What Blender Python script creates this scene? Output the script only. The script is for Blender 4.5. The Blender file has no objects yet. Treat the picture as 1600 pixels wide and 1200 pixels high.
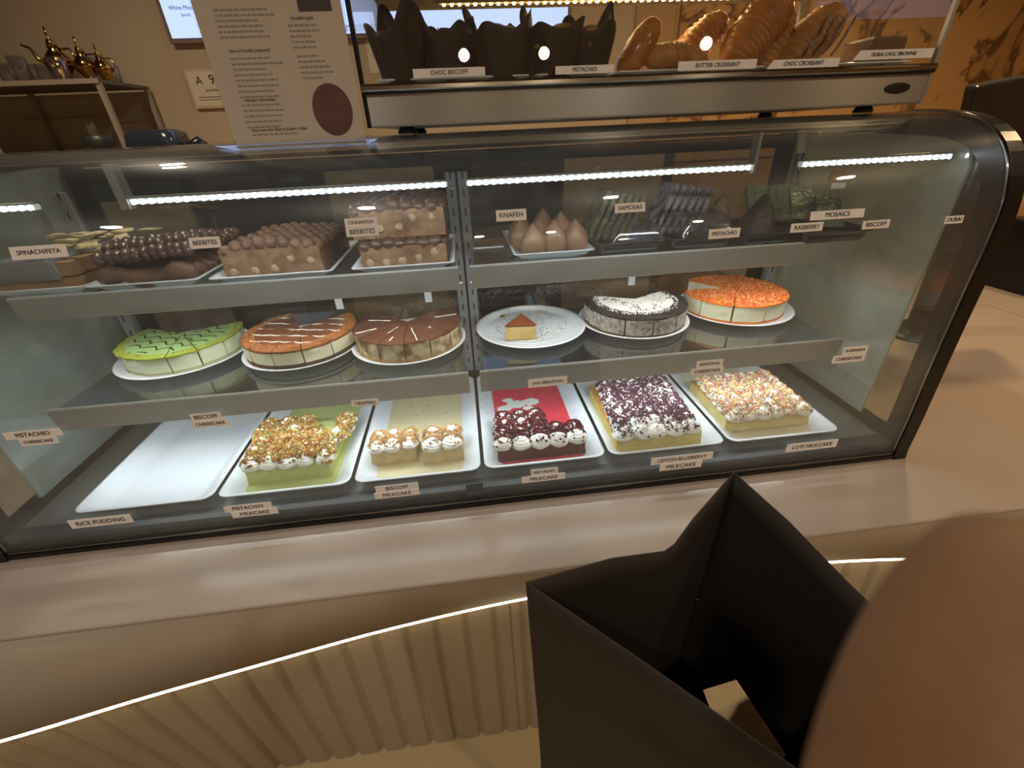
import bpy, bmesh, math, random
from math import sin, cos, pi, atan2, hypot
from mathutils import Vector, Matrix, noise
SC = bpy.context.scene
COL = SC.collection
R = random.Random(7)

# ------------------------------------------------------------------ camera
CAM = Vector((0.0057, -0.6725, 0.6919)); YAW, PITCH, ROLL, FPX = 0.0917, -0.531, -0.0465, 674.68
fwd = Vector((sin(YAW)*cos(PITCH), cos(YAW)*cos(PITCH), sin(PITCH)))
rgt0 = Vector((cos(YAW), -sin(YAW), 0.0)); up0 = rgt0.cross(fwd)
rgt = cos(ROLL)*rgt0 + sin(ROLL)*up0
upv = -sin(ROLL)*rgt0 + cos(ROLL)*up0
cd = bpy.data.cameras.new('camera'); cam = bpy.data.objects.new('camera', cd); COL.objects.link(cam)
cam.matrix_world = Matrix(((rgt.x, upv.x, -fwd.x, CAM.x), (rgt.y, upv.y, -fwd.y, CAM.y), (rgt.z, upv.z, -fwd.z, CAM.z), (0, 0, 0, 1)))
cd.sensor_width = 36.0; cd.lens = 36.0*FPX/1600; cd.clip_start = 0.002; cd.clip_end = 50
cd.dof.use_dof = True; cd.dof.focus_distance = 0.95; cd.dof.aperture_fstop = 11.0
SC.camera = cam

def at(px, py, **k):
    """world point of a photo pixel on the plane x=, y= or z= (or at camera depth d=)"""
    d = fwd + (px-800)/FPX*rgt - (py-600)/FPX*upv
    a, v = list(k.items())[0]
    t = v if a == 'd' else (v - CAM['xyz'.index(a)])/d['xyz'.index(a)]
    return CAM + d*t

# ------------------------------------------------------------------ world, exposure, lamps
SC.view_settings.view_transform = 'Standard'; SC.view_settings.look = 'None'
SC.view_settings.gamma = 1.0; SC.view_settings.use_curve_mapping = False
SC.view_settings.exposure = 0.36
SC.cycles.transparent_max_bounces = 32
SC.cycles.max_bounces = 10
SC.cycles.sample_clamp_indirect = 4.0
SC.cycles.use_denoising = True
W = bpy.data.worlds.new('world'); SC.world = W; W.use_nodes = True
W.node_tree.nodes['Background'].inputs[0].default_value = (1.0, 0.78, 0.55, 1)
W.node_tree.nodes['Background'].inputs[1].default_value = 0.10
WARM = (1.0, 0.72, 0.40); COOL = (0.86, 0.95, 1.0); NEUT = (1.0, 0.90, 0.74)

def area(name, loc, size, power, color, rot=(0, 0, 0), shape='RECTANGLE', spread=pi):
    l = bpy.data.lights.new(name, 'AREA'); l.shape = shape; l.size = size[0]; l.size_y = size[1]
    l.energy = power; l.color = color; l.spread = spread
    o = bpy.data.objects.new(name, l); COL.objects.link(o); o.location = loc; o.rotation_euler = rot
    return o
# LED strips of the big case (top), under the shelf rails, and of the small case
for s in (-1, 1):
    area('case_strip_light', (s*0.265, 0.153, 0.606), (0.50, 0.012), 0.32, COOL, (0.25, 0, 0))
    area('rail_strip_light', (s*0.43, 0.225, 0.408), (0.82, 0.01), 0.88, (0.95, 0.97, 0.92), (0.2, 0, 0))
    area('rail_strip_light', (s*0.43, 0.165, 0.194), (0.82, 0.01), 0.95, COOL, (0.1, 0, 0))
area('small_case_light', (0.38, 0.382, 0.8945), (0.74, 0.008), 0.9, (1.0, 0.66, 0.28), (0.15, 0, 0))
# ceiling downlights (their fixtures are built with the ceiling)
DOWN = [(-1.9, -1.5), (-0.5, -1.3), (0.9, -1.5), (2.2, -1.2), (-1.2, 0.9), (0.3, 0.9), (1.7, 0.9), (2.6, 0.2)]
for x, y in DOWN:
    area('downlight_lamp', (x, y, 1.855), (0.09, 0.09), (6.0 if y < 0 else 8.0) if x < 1.5 else 9.0, WARM if x > 1.5 else ((1.0, 0.90, 0.77) if y < 0 else (1.0, 0.85, 0.66)), shape='DISK', spread=2.6)

# ------------------------------------------------------------------ materials
def lin(c): return tuple(((v/255.0)/12.92 if v/255.0 <= 0.04045 else ((v/255.0+0.055)/1.055)**2.4) for v in c)
MATS = {}
def M(name, rgb, rough=0.5, metal=0.0, var=None, bump=None, emit=None, coat=0.0, sss=0.0, spec=0.5, coords='Object'):
    """rgb in sRGB 0..255; var=(scale, other rgb, contrast); bump=(scale, strength)"""
    if name in MATS: return MATS[name]
    m = bpy.data.materials.new(name); m.use_nodes = True; nt = m.node_tree; b = nt.nodes['Principled BSDF']
    b.inputs['Base Color'].default_value = (*lin(rgb), 1); b.inputs['Roughness'].default_value = rough
    b.inputs['Metallic'].default_value = metal; b.inputs['Specular IOR Level'].default_value = spec
    if coat: b.inputs['Coat Weight'].default_value = coat; b.inputs['Coat Roughness'].default_value = 0.1
    if sss:
        b.inputs['Subsurface Weight'].default_value = sss; b.inputs['Subsurface Scale'].default_value = 0.01
    tc = nt.nodes.new('ShaderNodeTexCoord')
    if var:
        n = nt.nodes.new('ShaderNodeTexNoise'); n.inputs['Scale'].default_value = var[0]; n.inputs['Detail'].default_value = 5
        nt.links.new(tc.outputs[coords], n.inputs['Vector'])
        r = nt.nodes.new('ShaderNodeValToRGB'); c = var[2] if len(var) > 2 else 0.2
        r.color_ramp.elements[0].position = 0.5-c; r.color_ramp.elements[1].position = 0.5+c
        r.color_ramp.elements[0].color = (*lin(rgb), 1); r.color_ramp.elements[1].color = (*lin(var[1]), 1)
        nt.links.new(n.outputs['Fac'], r.inputs['Fac']); nt.links.new(r.outputs['Color'], b.inputs['Base Color'])
    if bump:
        n = nt.nodes.new('ShaderNodeTexNoise'); n.inputs['Scale'].default_value = bump[0]; n.inputs['Detail'].default_value = 4
        nt.links.new(tc.outputs[coords], n.inputs['Vector'])
        u = nt.nodes.new('ShaderNodeBump'); u.inputs['Strength'].default_value = bump[1]; u.inputs['Distance'].default_value = 0.004
        nt.links.new(n.outputs['Fac'], u.inputs['Height']); nt.links.new(u.outputs['Normal'], b.inputs['Normal'])
    if emit:
        b.inputs['Emission Color'].default_value = (*emit[0], 1); b.inputs['Emission Strength'].default_value = emit[1]
    MATS[name] = m
    return m

def glass(name, tint=(1, 1, 1), base=0.05, power=4.0, rough=0.0, haze=0.0, hazecol=(0.8, 0.85, 0.85), smear=0.0):
    """clear sheet: transmission + Schlick reflection on both faces, a thin smudged film, haze painted in as diffuse colour"""
    m = bpy.data.materials.new(name); m.use_nodes = True; nt = m.node_tree; nt.nodes.clear()
    N = nt.nodes.new; out = N('ShaderNodeOutputMaterial')
    tr = N('ShaderNodeBsdfTransparent'); tr.inputs[0].default_value = (*tint, 1)
    gl = N('ShaderNodeBsdfGlossy'); gl.inputs['Roughness'].default_value = rough
    lw = N('ShaderNodeLayerWeight'); lw.inputs[0].default_value = 0.5
    geo = N('ShaderNodeNewGeometry')
    dot = N('ShaderNodeVectorMath'); dot.operation = 'DOT_PRODUCT'
    nt.links.new(geo.outputs['Normal'], dot.inputs[0]); nt.links.new(geo.outputs['Incoming'], dot.inputs[1])
    ab = N('ShaderNodeMath'); ab.operation = 'ABSOLUTE'; nt.links.new(dot.outputs['Value'], ab.inputs[0])
    om = N('ShaderNodeMath'); om.operation = 'SUBTRACT'; om.inputs[0].default_value = 1; nt.links.new(ab.outputs[0], om.inputs[1])
    pw = N('ShaderNodeMath'); pw.operation = 'POWER'; pw.inputs[1].default_value = power; nt.links.new(om.outputs[0], pw.inputs[0])
    ma = N('ShaderNodeMath'); ma.operation = 'MULTIPLY_ADD'; ma.inputs[1].default_value = 0.85; ma.inputs[2].default_value = base
    ma.use_clamp = True; nt.links.new(pw.outputs[0], ma.inputs[0])
    mx = N('ShaderNodeMixShader'); nt.links.new(ma.outputs[0], mx.inputs[0]); nt.links.new(tr.outputs[0], mx.inputs[1]); nt.links.new(gl.outputs[0], mx.inputs[2])
    last = mx
    if smear:      # greasy film: a broad weak reflection lobe
        g2 = N('ShaderNodeBsdfGlossy'); g2.inputs['Roughness'].default_value = 0.32; m0 = N('ShaderNodeMixShader'); m0.inputs[0].default_value = smear
        nt.links.new(mx.outputs[0], m0.inputs[1]); nt.links.new(g2.outputs[0], m0.inputs[2]); mx = m0; last = m0
    if haze:
        df = N('ShaderNodeBsdfDiffuse'); df.inputs[0].default_value = (*hazecol, 1)
        tl = N('ShaderNodeBsdfTranslucent'); tl.inputs[0].default_value = (*hazecol, 1)
        m1 = N('ShaderNodeMixShader'); m1.inputs[0].default_value = 0.5; nt.links.new(df.outputs[0], m1.inputs[1]); nt.links.new(tl.outputs[0], m1.inputs[2])
        tc = N('ShaderNodeTexCoord'); n = N('ShaderNodeTexNoise'); n.inputs['Scale'].default_value = 5; n.inputs['Detail'].default_value = 5
        nt.links.new(tc.outputs['Object'], n.inputs['Vector'])
        k = N('ShaderNodeMath'); k.operation = 'MULTIPLY'; k.inputs[1].default_value = haze*2; nt.links.new(n.outputs['Fac'], k.inputs[0])
        m2 = N('ShaderNodeMixShader'); nt.links.new(k.outputs[0], m2.inputs[0]); nt.links.new(mx.outputs[0], m2.inputs[1]); nt.links.new(m1.outputs[0], m2.inputs[2])
        last = m2
    nt.links.new(last.outputs[0], out.inputs[0])
    MATS[name] = m
    return m

m_frontglass = glass('curved front glass', (0.97, 0.99, 0.985), 0.055, 4.0, haze=0.024, smear=0.015)  # pale haze colour also lifts the dark tones seen through the glass
m_sideglass = glass('coated side glass', (0.62, 0.68, 0.65), 0.24, 3.0, rough=0.06, haze=0.4, hazecol=(.72,.80,.77))  # mint haze colour stands in for a soft reflection on the pane
m_clearside = glass('clear side glass', (0.85, 0.86, 0.84), 0.05, 4.0, haze=0.01)
m_shelfglass = glass('glass shelf', (0.62, 0.67, 0.66), 0.16, 3.0, rough=0.01, haze=0.02)
m_rearglass = glass('tinted rear door glass', (0.55, 0.58, 0.60), 0.07, 4.0, haze=0.01)
m_caseglass = glass('small case glass', (0.97, 0.97, 0.95), 0.03, 5.0, haze=0.006)
m_plastic = glass('clear plastic lid', (0.93, 0.95, 0.96), 0.14, 3.0, rough=0.12, haze=0.03)
m_drink = glass('drinking glass', (0.9, 0.88, 0.84), 0.15, 3.0, rough=0.03, haze=0.03)
m_black = M('black painted frame', (19, 20, 22), 0.30, spec=0.45)
m_blackmat = M('matt black liner', (26, 29, 34), 0.5)
m_steel = M('brushed steel', (176, 172, 166), 0.34, 0.7)
m_steel.node_tree.nodes['Principled BSDF'].inputs['Anisotropic'].default_value = 0.85; m_steel.node_tree.nodes['Principled BSDF'].inputs['Anisotropic Rotation'].default_value = 0.25
m_steel2 = M('polished steel', (196, 190, 182), 0.14, 1.0)
m_rail = M('grey painted price rail', (166, 167, 164), 0.36, 0.2)
m_post = M('slotted grey upright', (150, 154, 158), 0.4, 0.3)
m_slot = M('slot shadow black', (14, 14, 16), 0.7)
m_white = M('white melamine', (232, 234, 240), 0.22, coat=0.3)
m_paperW = M('white paper label', (250, 242, 236), 0.7)
m_ink = M('black ink', (25, 22, 24), 0.7)
m_marble = M('polished cream stone', (174, 157, 144), 0.16, spec=.22, var=(1.6, (162, 145, 131), 0.25), coords='Object')
m_apron = M('cream counter apron', (176, 162, 144), 0.42, var=(2.0, (168, 154, 136), 0.3))
m_flute = M('fluted cream panel', (166, 150, 126), 0.55)
m_plinth = M('pale floor', (186, 164, 124), 0.45, var=(3.0, (174, 152, 114), 0.3))
m_wall = M('warm plaster wall', (184, 163, 134), 0.85, var=(2.5, (172, 150, 121), 0.2), bump=(14, 0.12))
m_wallR = M('ochre plaster wall', (188, 146, 96), 0.85, var=(2.0, (170, 128, 80), 0.2), bump=(14, 0.12))
m_cream = M('whipped cream', (247, 243, 234), 0.45, sss=0.15, bump=(90, 0.15))
m_frame = M('dark anodised frame', (30, 30, 33), 0.35, 0.4)

# ------------------------------------------------------------------ mesh helpers
OFF = {}
def link(name, bm, mat, parent=None, smooth=False, off=None, bevel=0.0, autos=None):
    """one mesh object; coordinates are world, moved to the origin of the parent thing"""
    o3 = off if off is not None else (OFF.get(parent.name, Vector((0, 0, 0))) if parent else Vector((0, 0, 0)))
    if o3.length > 0: bmesh.ops.translate(bm, verts=bm.verts, vec=-o3)
    me = bpy.data.meshes.new(name); bm.normal_update(); bm.to_mesh(me); bm.free()
    mats = mat if isinstance(mat, (list, tuple)) else [mat]
    for mm in mats: me.materials.append(mm)
    if smooth: me.polygons.foreach_set('use_smooth', [True]*len(me.polygons))
    o = bpy.data.objects.new(name, me); COL.objects.link(o)
    if bevel:
        md = o.modifiers.new('bevel', 'BEVEL'); md.width = bevel; md.segments = 2; md.limit_method = 'ANGLE'; md.angle_limit = 0.7
    if parent:
        o.parent = parent; OFF[o.name] = o3
    else:
        if off is not None: o.location = o3
        OFF[o.name] = o3
    return o
def thing(name, label, cat, loc=(0, 0, 0), group=None):
    o = bpy.data.objects.new(name, None); COL.objects.link(o); o.location = loc; o.empty_display_size = 0.05
    o['label'] = label; o['category'] = cat
    if group: o['group'] = group
    OFF[o.name] = Vector(loc)
    return o
def tag(o, label, cat, group=None, kind=None):
    o['label'] = label; o['category'] = cat
    if group: o['group'] = group
    if kind: o['kind'] = kind
    return o
def struct(name, bm, mat, **k):
    o = link(name, bm, mat, **k); o['kind'] = 'structure'; return o
def BM(): return bmesh.new()
def box(bm, x0, x1, y0, y1, z0, z1, mi=0):
    v = [bm.verts.new(p) for p in ((x0, y0, z0), (x1, y0, z0), (x1, y1, z0), (x0, y1, z0), (x0, y0, z1), (x1, y0, z1), (x1, y1, z1), (x0, y1, z1))]
    for f in ((0, 3, 2, 1), (4, 5, 6, 7), (0, 1, 5, 4), (1, 2, 6, 5), (2, 3, 7, 6), (3, 0, 4, 7)):
        bm.faces.new([v[i] for i in f]).material_index = mi
    return v
def obox(bm, c, ax, ay, az, mi=0):
    """oriented box, centre and three half-axis vectors"""
    c = Vector(c); ax = Vector(ax); ay = Vector(ay); az = Vector(az); v = []
    for sz in (-1, 1):
        for sx, sy in ((-1, -1), (1, -1), (1, 1), (-1, 1)): v.append(bm.verts.new(c+sx*ax+sy*ay+sz*az))
    for f in ((0, 3, 2, 1), (4, 5, 6, 7), (0, 1, 5, 4), (1, 2, 6, 5), (2, 3, 7, 6), (3, 0, 4, 7)):
        bm.faces.new([v[i] for i in f]).material_index = mi
    return v
def loft(bm, rings, closed=True, cap0=True, cap1=True, mi=0):
    rr = [[bm.verts.new(p) for p in r] for r in rings]; n = len(rr[0])
    for a, b in zip(rr, rr[1:]):
        for i in range(n if closed else n-1):
            j = (i+1) % n; bm.faces.new((a[i], a[j], b[j], b[i])).material_index = mi
    if cap0: bm.faces.new(list(reversed(rr[0]))).material_index = mi
    if cap1: bm.faces.new(rr[-1]).material_index = mi
    return rr
def lathe(bm, prof, cx=0, cy=0, n=40, cap0=True, cap1=True, fn=None, mi=0):
    rings = []
    for k, (r, z) in enumerate(prof):
        ring = []
        for i in range(n):
            a = 2*pi*i/n; q = r*(fn(a, k/(len(prof)-1), r) if fn else 1)
            ring.append((cx+q*cos(a), cy+q*sin(a), z))
        rings.append(ring)
    return loft(bm, rings, True, cap0, cap1, mi)
def rrect(cx, cy, w, h, r, z, n=6):
    pts = []
    for sx, sy, a0 in ((1, -1, -pi/2), (1, 1, 0), (-1, 1, pi/2), (-1, -1, pi)):
        for i in range(n+1):
            a = a0+pi/2*i/n; pts.append((cx+sx*(w/2-r)+r*cos(a), cy+sy*(h/2-r)+r*sin(a), z))
    return pts
def tube(bm, pts, rad, n=10, flat=1.0, mi=0, cap=True):
    pts = [Vector(p) for p in pts]; rads = rad if isinstance(rad, (list, tuple)) else [rad]*len(pts)
    rings = []; prev = None
    for i, p in enumerate(pts):
        t = (pts[min(i+1, len(pts)-1)]-pts[max(i-1, 0)]).normalized()
        if prev is None:
            u = t.cross(Vector((0, 0, 1)));
            if u.length < 0.1: u = t.cross(Vector((0, 1, 0)))
        else: u = prev - t*prev.dot(t)
        u.normalize(); prev = u; v = t.cross(u)
        rings.append([p+rads[i]*(cos(2*pi*k/n)*u+flat*sin(2*pi*k/n)*v) for k in range(n)])
    return loft(bm, rings, True, cap, cap, mi)
def blob(bm, c, r, sub=2, amp=0.12, freq=30, seed=0, mat3=None, mi=0):
    b2 = bmesh.new(); bmesh.ops.create_icosphere(b2, subdivisions=sub, radius=1)
    mp = {}
    for v in b2.verts:
        d = 1+amp*noise.noise(Vector(v.co)*freq*0.05+Vector((seed*3.1, seed*1.7, 0)))*2
        p = Vector((v.co.x*r[0], v.co.y*r[1], v.co.z*r[2]))*d
        if mat3: p = mat3 @ p
        mp[v.index] = bm.verts.new(Vector(c)+p)
    for f in b2.faces: bm.faces.new([mp[v.index] for v in f.verts]).material_index = mi
    b2.free()
def chips(bm, pts, smin, smax, rnd, flat=0.6, mi=0):
    """many tiny irregular crumbs"""
    for p in pts:
        s = rnd.uniform(smin, smax); a = rnd.uniform(0, 2*pi); t = rnd.uniform(-.6, .6)
        m = Matrix.Rotation(a, 3, 'Z') @ Matrix.Rotation(t, 3, 'X')
        pr = [Vector((-1, -.6, -flat)), Vector((1, -.8, -flat)), Vector((.7, .9, -flat)), Vector((-.8, .6, -flat)), Vector((0.1, 0, flat))]
        v = [bm.verts.new(Vector(p)+m @ (q*s*0.5*rnd.uniform(.7, 1.3))) for q in pr]
        for f in ((0, 3, 2, 1), (0, 1, 4), (1, 2, 4), (2, 3, 4), (3, 0, 4)): bm.faces.new([v[i] for i in f]).material_index = mi
def text_bm(s, size, mid, ux, uy, thick=0.0004):
    """mesh letters centred at mid, reading along ux with up uy"""
    cu = bpy.data.curves.new('t', 'FONT'); cu.body = s; cu.size = size; cu.align_x = 'CENTER'; cu.align_y = 'CENTER'; cu.extrude = thick/2; cu.resolution_u = 3
    ob = bpy.data.objects.new('t', cu); COL.objects.link(ob)
    dg = bpy.context.evaluated_depsgraph_get(); me = bpy.data.meshes.new_from_object(ob.evaluated_get(dg))
    bm = bmesh.new(); bm.from_mesh(me); bpy.data.objects.remove(ob); bpy.data.curves.remove(cu); bpy.data.meshes.remove(me)
    ux = Vector(ux).normalized(); uy = Vector(uy).normalized(); uz = ux.cross(uy)
    for v in bm.verts:
        v.co = Vector(mid)+ux*v.co.x+uy*v.co.y+uz*v.co.z
    return bm
def fit_text(s, w, h, mid, ux, uy):
    """letters scaled so that the line is w wide and at most h tall"""
    b = text_bm(s, 1.0, (0, 0, 0), (1, 0, 0), (0, 1, 0), 0.0)
    xs = [v.co.x for v in b.verts]; ys = [v.co.y for v in b.verts]; tw = max(xs)-min(xs); th = max(ys)-min(ys); b.free()
    size = min(w/tw, h/th)
    b = text_bm(s, size, mid, ux, uy)
    return b
def copy_tree(o, parent=None):
    c = o.copy(); COL.objects.link(c); c.parent = parent
    if parent: c.matrix_parent_inverse = Matrix.Identity(4)
    for ch in list(o.children): copy_tree(ch, c)
    return c

# ================================================================== SETTING
FL = -0.55; CE = 1.9; YB = 2.0
XL, XR, YF = -3.4, 3.6, -3.7
b = BM(); box(b, XL, XR, YF, YB, FL-0.05, FL); struct('floor', b, m_plinth)
b = BM(); box(b, XL, XR, YF, YB, CE, CE+0.05); struct('ceiling', b, M('dark ceiling', (88, 74, 60), 0.8))
b = BM(); box(b, XL-0.1, 1.15, YB, YB+0.1, FL, CE); struct('wall_back', b, m_wall)
b = BM(); box(b, 1.15, XR, YB, YB+0.1, FL, CE); struct('wall_back_right', b, m_wallR)
b = BM(); box(b, XL-0.1, XL, YF, YB, FL, CE); struct('wall_left', b, m_wall)
b = BM(); box(b, XR, XR+0.1, YF, YB+0.1, FL, CE); struct('wall_right', b, m_wallR)
b = BM(); box(b, XL-0.1, XR+0.1, YF-0.1, YF, FL, CE); struct('wall_front', b, M('brown wall behind the viewer', (176, 158, 136), 0.8))
b = BM(); box(b, 0.95, 1.15, YB-0.012, YB, 0.5, CE); struct('trim_1', b, M('ochre band', (176, 140, 96), 0.8))

m_bulb = M('warm bulb disc', (255, 220, 170), 0.4, emit=((1.0, 0.72, 0.42), 14.0))
first = None
for i, (x, y) in enumerate(DOWN):
    if first is None:
        first = thing('ceiling_downlight', '', 'ceiling light', (0, 0, 0), 'round downlights in the ceiling')
        b = BM(); lathe(b, [(0.062, CE-0.002), (0.066, CE-0.02), (0.05, CE-0.03), (0.05, CE-0.012)], n=28); link('trim_ring', b, m_steel, first, True)
        b = BM(); lathe(b, [(0.046, CE-0.028), (0.046, CE-0.024)], n=28); link('bulb', b, m_bulb, first)
        t = first
    else: t = copy_tree(first)
    t.location = (x, y, 0)
    t['label'] = 'round warm recessed downlight in the dark ceiling, %s' % ['far left behind the viewer', 'left behind the viewer', 'right behind the viewer', 'far right behind the viewer', 'above the kitchen on the left', 'above the kitchen in the middle', 'above the kitchen on the right', 'beside the right wall'][i]

m_globe = M('glowing pendant globe', (255, 225, 180), 0.4, emit=((1.0, 0.82, 0.56), 45.0))
pfirst = None
for i, (x, y, z) in enumerate(((0.135, -3.05, 1.2), (0.76, -3.08, 1.2), (1.97, -2.86, 1.2))):
    if pfirst is None:
        pfirst = thing('pendant_lamp', '', 'pendant lamp', (0, 0, 0), 'globe pendants behind the viewer'); t = pfirst
        b = BM(); bmesh.ops.create_uvsphere(b, u_segments=24, v_segments=16, radius=.042); link('globe', b, m_globe, t, True)
        b = BM(); lathe(b, [(.018, .040), (.018, .075), (.004, .08)], n=16); link('lamp_cap', b, m_black, t, True)
        b = BM(); tube(b, [(0, 0, .08), (0, 0, CE-1.2)], .003, 6); link('cord', b, m_black, t, True)
    else: t = copy_tree(pfirst)
    t.location = (x, y, z); t['label'] = 'glowing warm globe pendant hanging behind the viewer, ' + ['left', 'middle', 'right'][i] + ' one of three'

# ---- counter
EDGE = -0.174
LEDP = [(-2.0, -0.33), (-1.5, -0.35), (-1.1, -0.32), (-0.787, -0.281), (-0.6, -0.247), (-0.426, -0.219), (-0.2, -0.185), (0.058, -0.161), (0.3, -0.157), (0.5, -0.161), (0.681, -0.169), (0.845, -0.185), (1.1, -0.225), (1.5, -0.28), (2.0, -0.3)]
def led_y(x):
    for (a, ya), (c, yc) in zip(LEDP, LEDP[1:]):
        if a <= x <= c:
            t = (x-a)/(c-a); i = LEDP.index((a, ya))
            m0 = (yc-LEDP[max(i-1, 0)][1])/(c-LEDP[max(i-1, 0)][0]); j = min(i+2, len(LEDP)-1); m1 = (LEDP[j][1]-ya)/(LEDP[j][0]-a); h = c-a
            return (2*t**3-3*t*t+1)*ya+(t**3-2*t*t+t)*h*m0+(-2*t**3+3*t*t)*yc+(t**3-t*t)*h*m1
    return LEDP[0][1] if x < LEDP[0][0] else LEDP[-1][1]
LEDZ = -0.1; BOTY = -0.20
ctr = thing('service_counter', 'long cream stone service counter carrying the display case, with curved light line and fluted front', 'counter', (0, 0, FL))
b = BM()
box(b, -2.2, 2.1, EDGE, 0.78, -0.008, 0.0)
link('worktop', b, m_marble, ctr, bevel=0.004)
b = BM(); box(b, 2.1, 3.4, -0.3, 1.5, -0.03, 0.0); link('side_worktop', b, m_marble, ctr)
b = BM(); box(b, 1.35, 2.1, 0.78, 1.5, -0.03, 0.0); link('side_worktop', b, m_marble, ctr)
b = BM(); XS = [-2.0+0.02*i for i in range(201)]
ra = [(x, EDGE+0.002, -0.0085) for x in XS]; rb = [(x, led_y(x), LEDZ+0.006) for x in XS]
rc = [(x, led_y(x)+0.03, LEDZ+0.004) for x in XS]; rd = [(x, EDGE+0.05, -0.0085) for x in XS]
loft(b, [ra, rb, rc, rd], closed=False, cap0=False, cap1=False)
link('apron', b, m_apron, ctr, True)
b = BM(); NX = 1400; x0, x1 = -2.0, 2.0
pitch = 0.058
def flute(x):
    u = ((x+0.062) % pitch)/pitch
    return 0.009*(1-min(1.0, abs(sin(pi*u))*2.0)**1.5)
top = []; bot = []
for i in range(NX+1):
    x = x0+(x1-x0)*i/NX; d = flute(x); d += 0.006 if abs(x-0.028) < 0.0022 else 0
    top.append((x, led_y(x)+0.018+d, LEDZ)); bot.append((x, BOTY+d, FL))
mid = [tuple(Vector(p).lerp(Vector(q), 0.5)) for p, q in zip(top, bot)]
loft(b, [top, mid, bot], closed=False, cap0=False, cap1=False)
link('fluted_panel', b, m_flute, ctr, True)
b = BM(); box(b, -2.0, 2.0, -0.12, 0.76, FL, -0.0085); link('counter_body', b, m_apron, ctr)
led = tag(link('led_line', None or (lambda bb: (tube(bb, [(x, led_y(x)+0.0045, LEDZ+0.000) for x in XS], 0.0048, 8), bb)[1])(BM()), M('warm led tube', (255, 240, 210), 0.4, emit=((1.0, 0.84, 0.58), 3.6)), None, True), 'glowing warm white light line curving under the counter edge', 'light strip')

# ================================================================== DISPLAY CASE
HW = 0.974; CT = 0.694; CB = 0.62
PROF = [(0.003, 0.012), (0.006, 0.1), (0.012, 0.2), (0.018, 0.306), (0.022, 0.40), (0.026, 0.49), (0.032, 0.545), (0.045, 0.59), (0.066, 0.628), (0.095, 0.656), (0.13, 0.675), (0.17, 0.686), (0.215, 0.691), (0.27, 0.693)]
def smoothprof(P, k=5):
    out = []
    for i in range(len(P)-1):
        p0 = P[max(i-1, 0)]; p1 = P[i]; p2 = P[i+1]; p3 = P[min(i+2, len(P)-1)]
        for j in range(k):
            t = j/k
            out.append(tuple(0.5*((2*p1[a])+(-p0[a]+p2[a])*t+(2*p0[a]-5*p1[a]+4*p2[a]-p3[a])*t*t+(-p0[a]+3*p1[a]-3*p2[a]+p3[a])*t**3) for a in (0, 1)))
    out.append(P[-1]); return out
SP = smoothprof(PROF)
def gy(z):
    for (y0, z0), (y1, z1) in zip(SP, SP[1:]):
        if z0 <= z <= z1: return y0+(y1-y0)*(z-z0)/(z1-z0)
    return SP[0][0]
def offs(P, d):
    out = []
    for i, p in enumerate(P):
        a = P[max(i-1, 0)]; c = P[min(i+1, len(P)-1)]; ty, tz = c[0]-a[0], c[1]-a[1]; L = hypot(ty, tz)
        out.append((p[0]+d*tz/L, p[1]-d*ty/L))
    return out
case = thing('display_case', 'large black framed refrigerated pastry case with curved front glass on the counter', 'display case', (0, 0, 0))
# front curved glass
b = BM(); inn = offs(SP, 0.005)
pf = SP+list(reversed(inn))
loft(b, [[(x, y, z) for y, z in pf] for x in (-HW+0.022, HW-0.030)])
g = link('front_glass', b, m_frontglass, case, True)
md = g.modifiers.new('e', 'EDGE_SPLIT'); md.split_angle = 0.6
b = BM(); box(b, -HW+0.022, HW-0.030, 0.275, 0.62, 0.686, 0.693); link('top_glass', b, m_frontglass, case)
b = BM(); box(b, -HW+0.02, HW-0.02, 0.268, 0.282, 0.672, 0.6855); link('top_bar', b, m_steel2, case, bevel=0.002)
# base, sill
b = BM(); box(b, -HW, HW, -0.002, 0.032, 0.0, 0.0115); box(b, -HW, HW, 0.032, CB+0.02, 0.0, 0.028); link('base', b, m_black, case, bevel=0.002)
b = BM(); box(b, -HW+0.02, HW-0.02, 0.0015, 0.004, 0.012, 0.0155); link('glass_trim', b, m_steel2, case)
b = BM(); box(b, -HW+0.02, HW-0.02, 0.012, 0.045, 0.0285, 0.040); link('inner_sill', b, m_blackmat, case, bevel=0.002)
b = BM(); box(b, -HW+0.03, HW-0.03, 0.045, CB-0.02, 0.0285, 0.033); link('deck', b, M('grey steel deck', (120, 122, 120), 0.35, 0.6, bump=(20, 0.1)), case)
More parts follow.
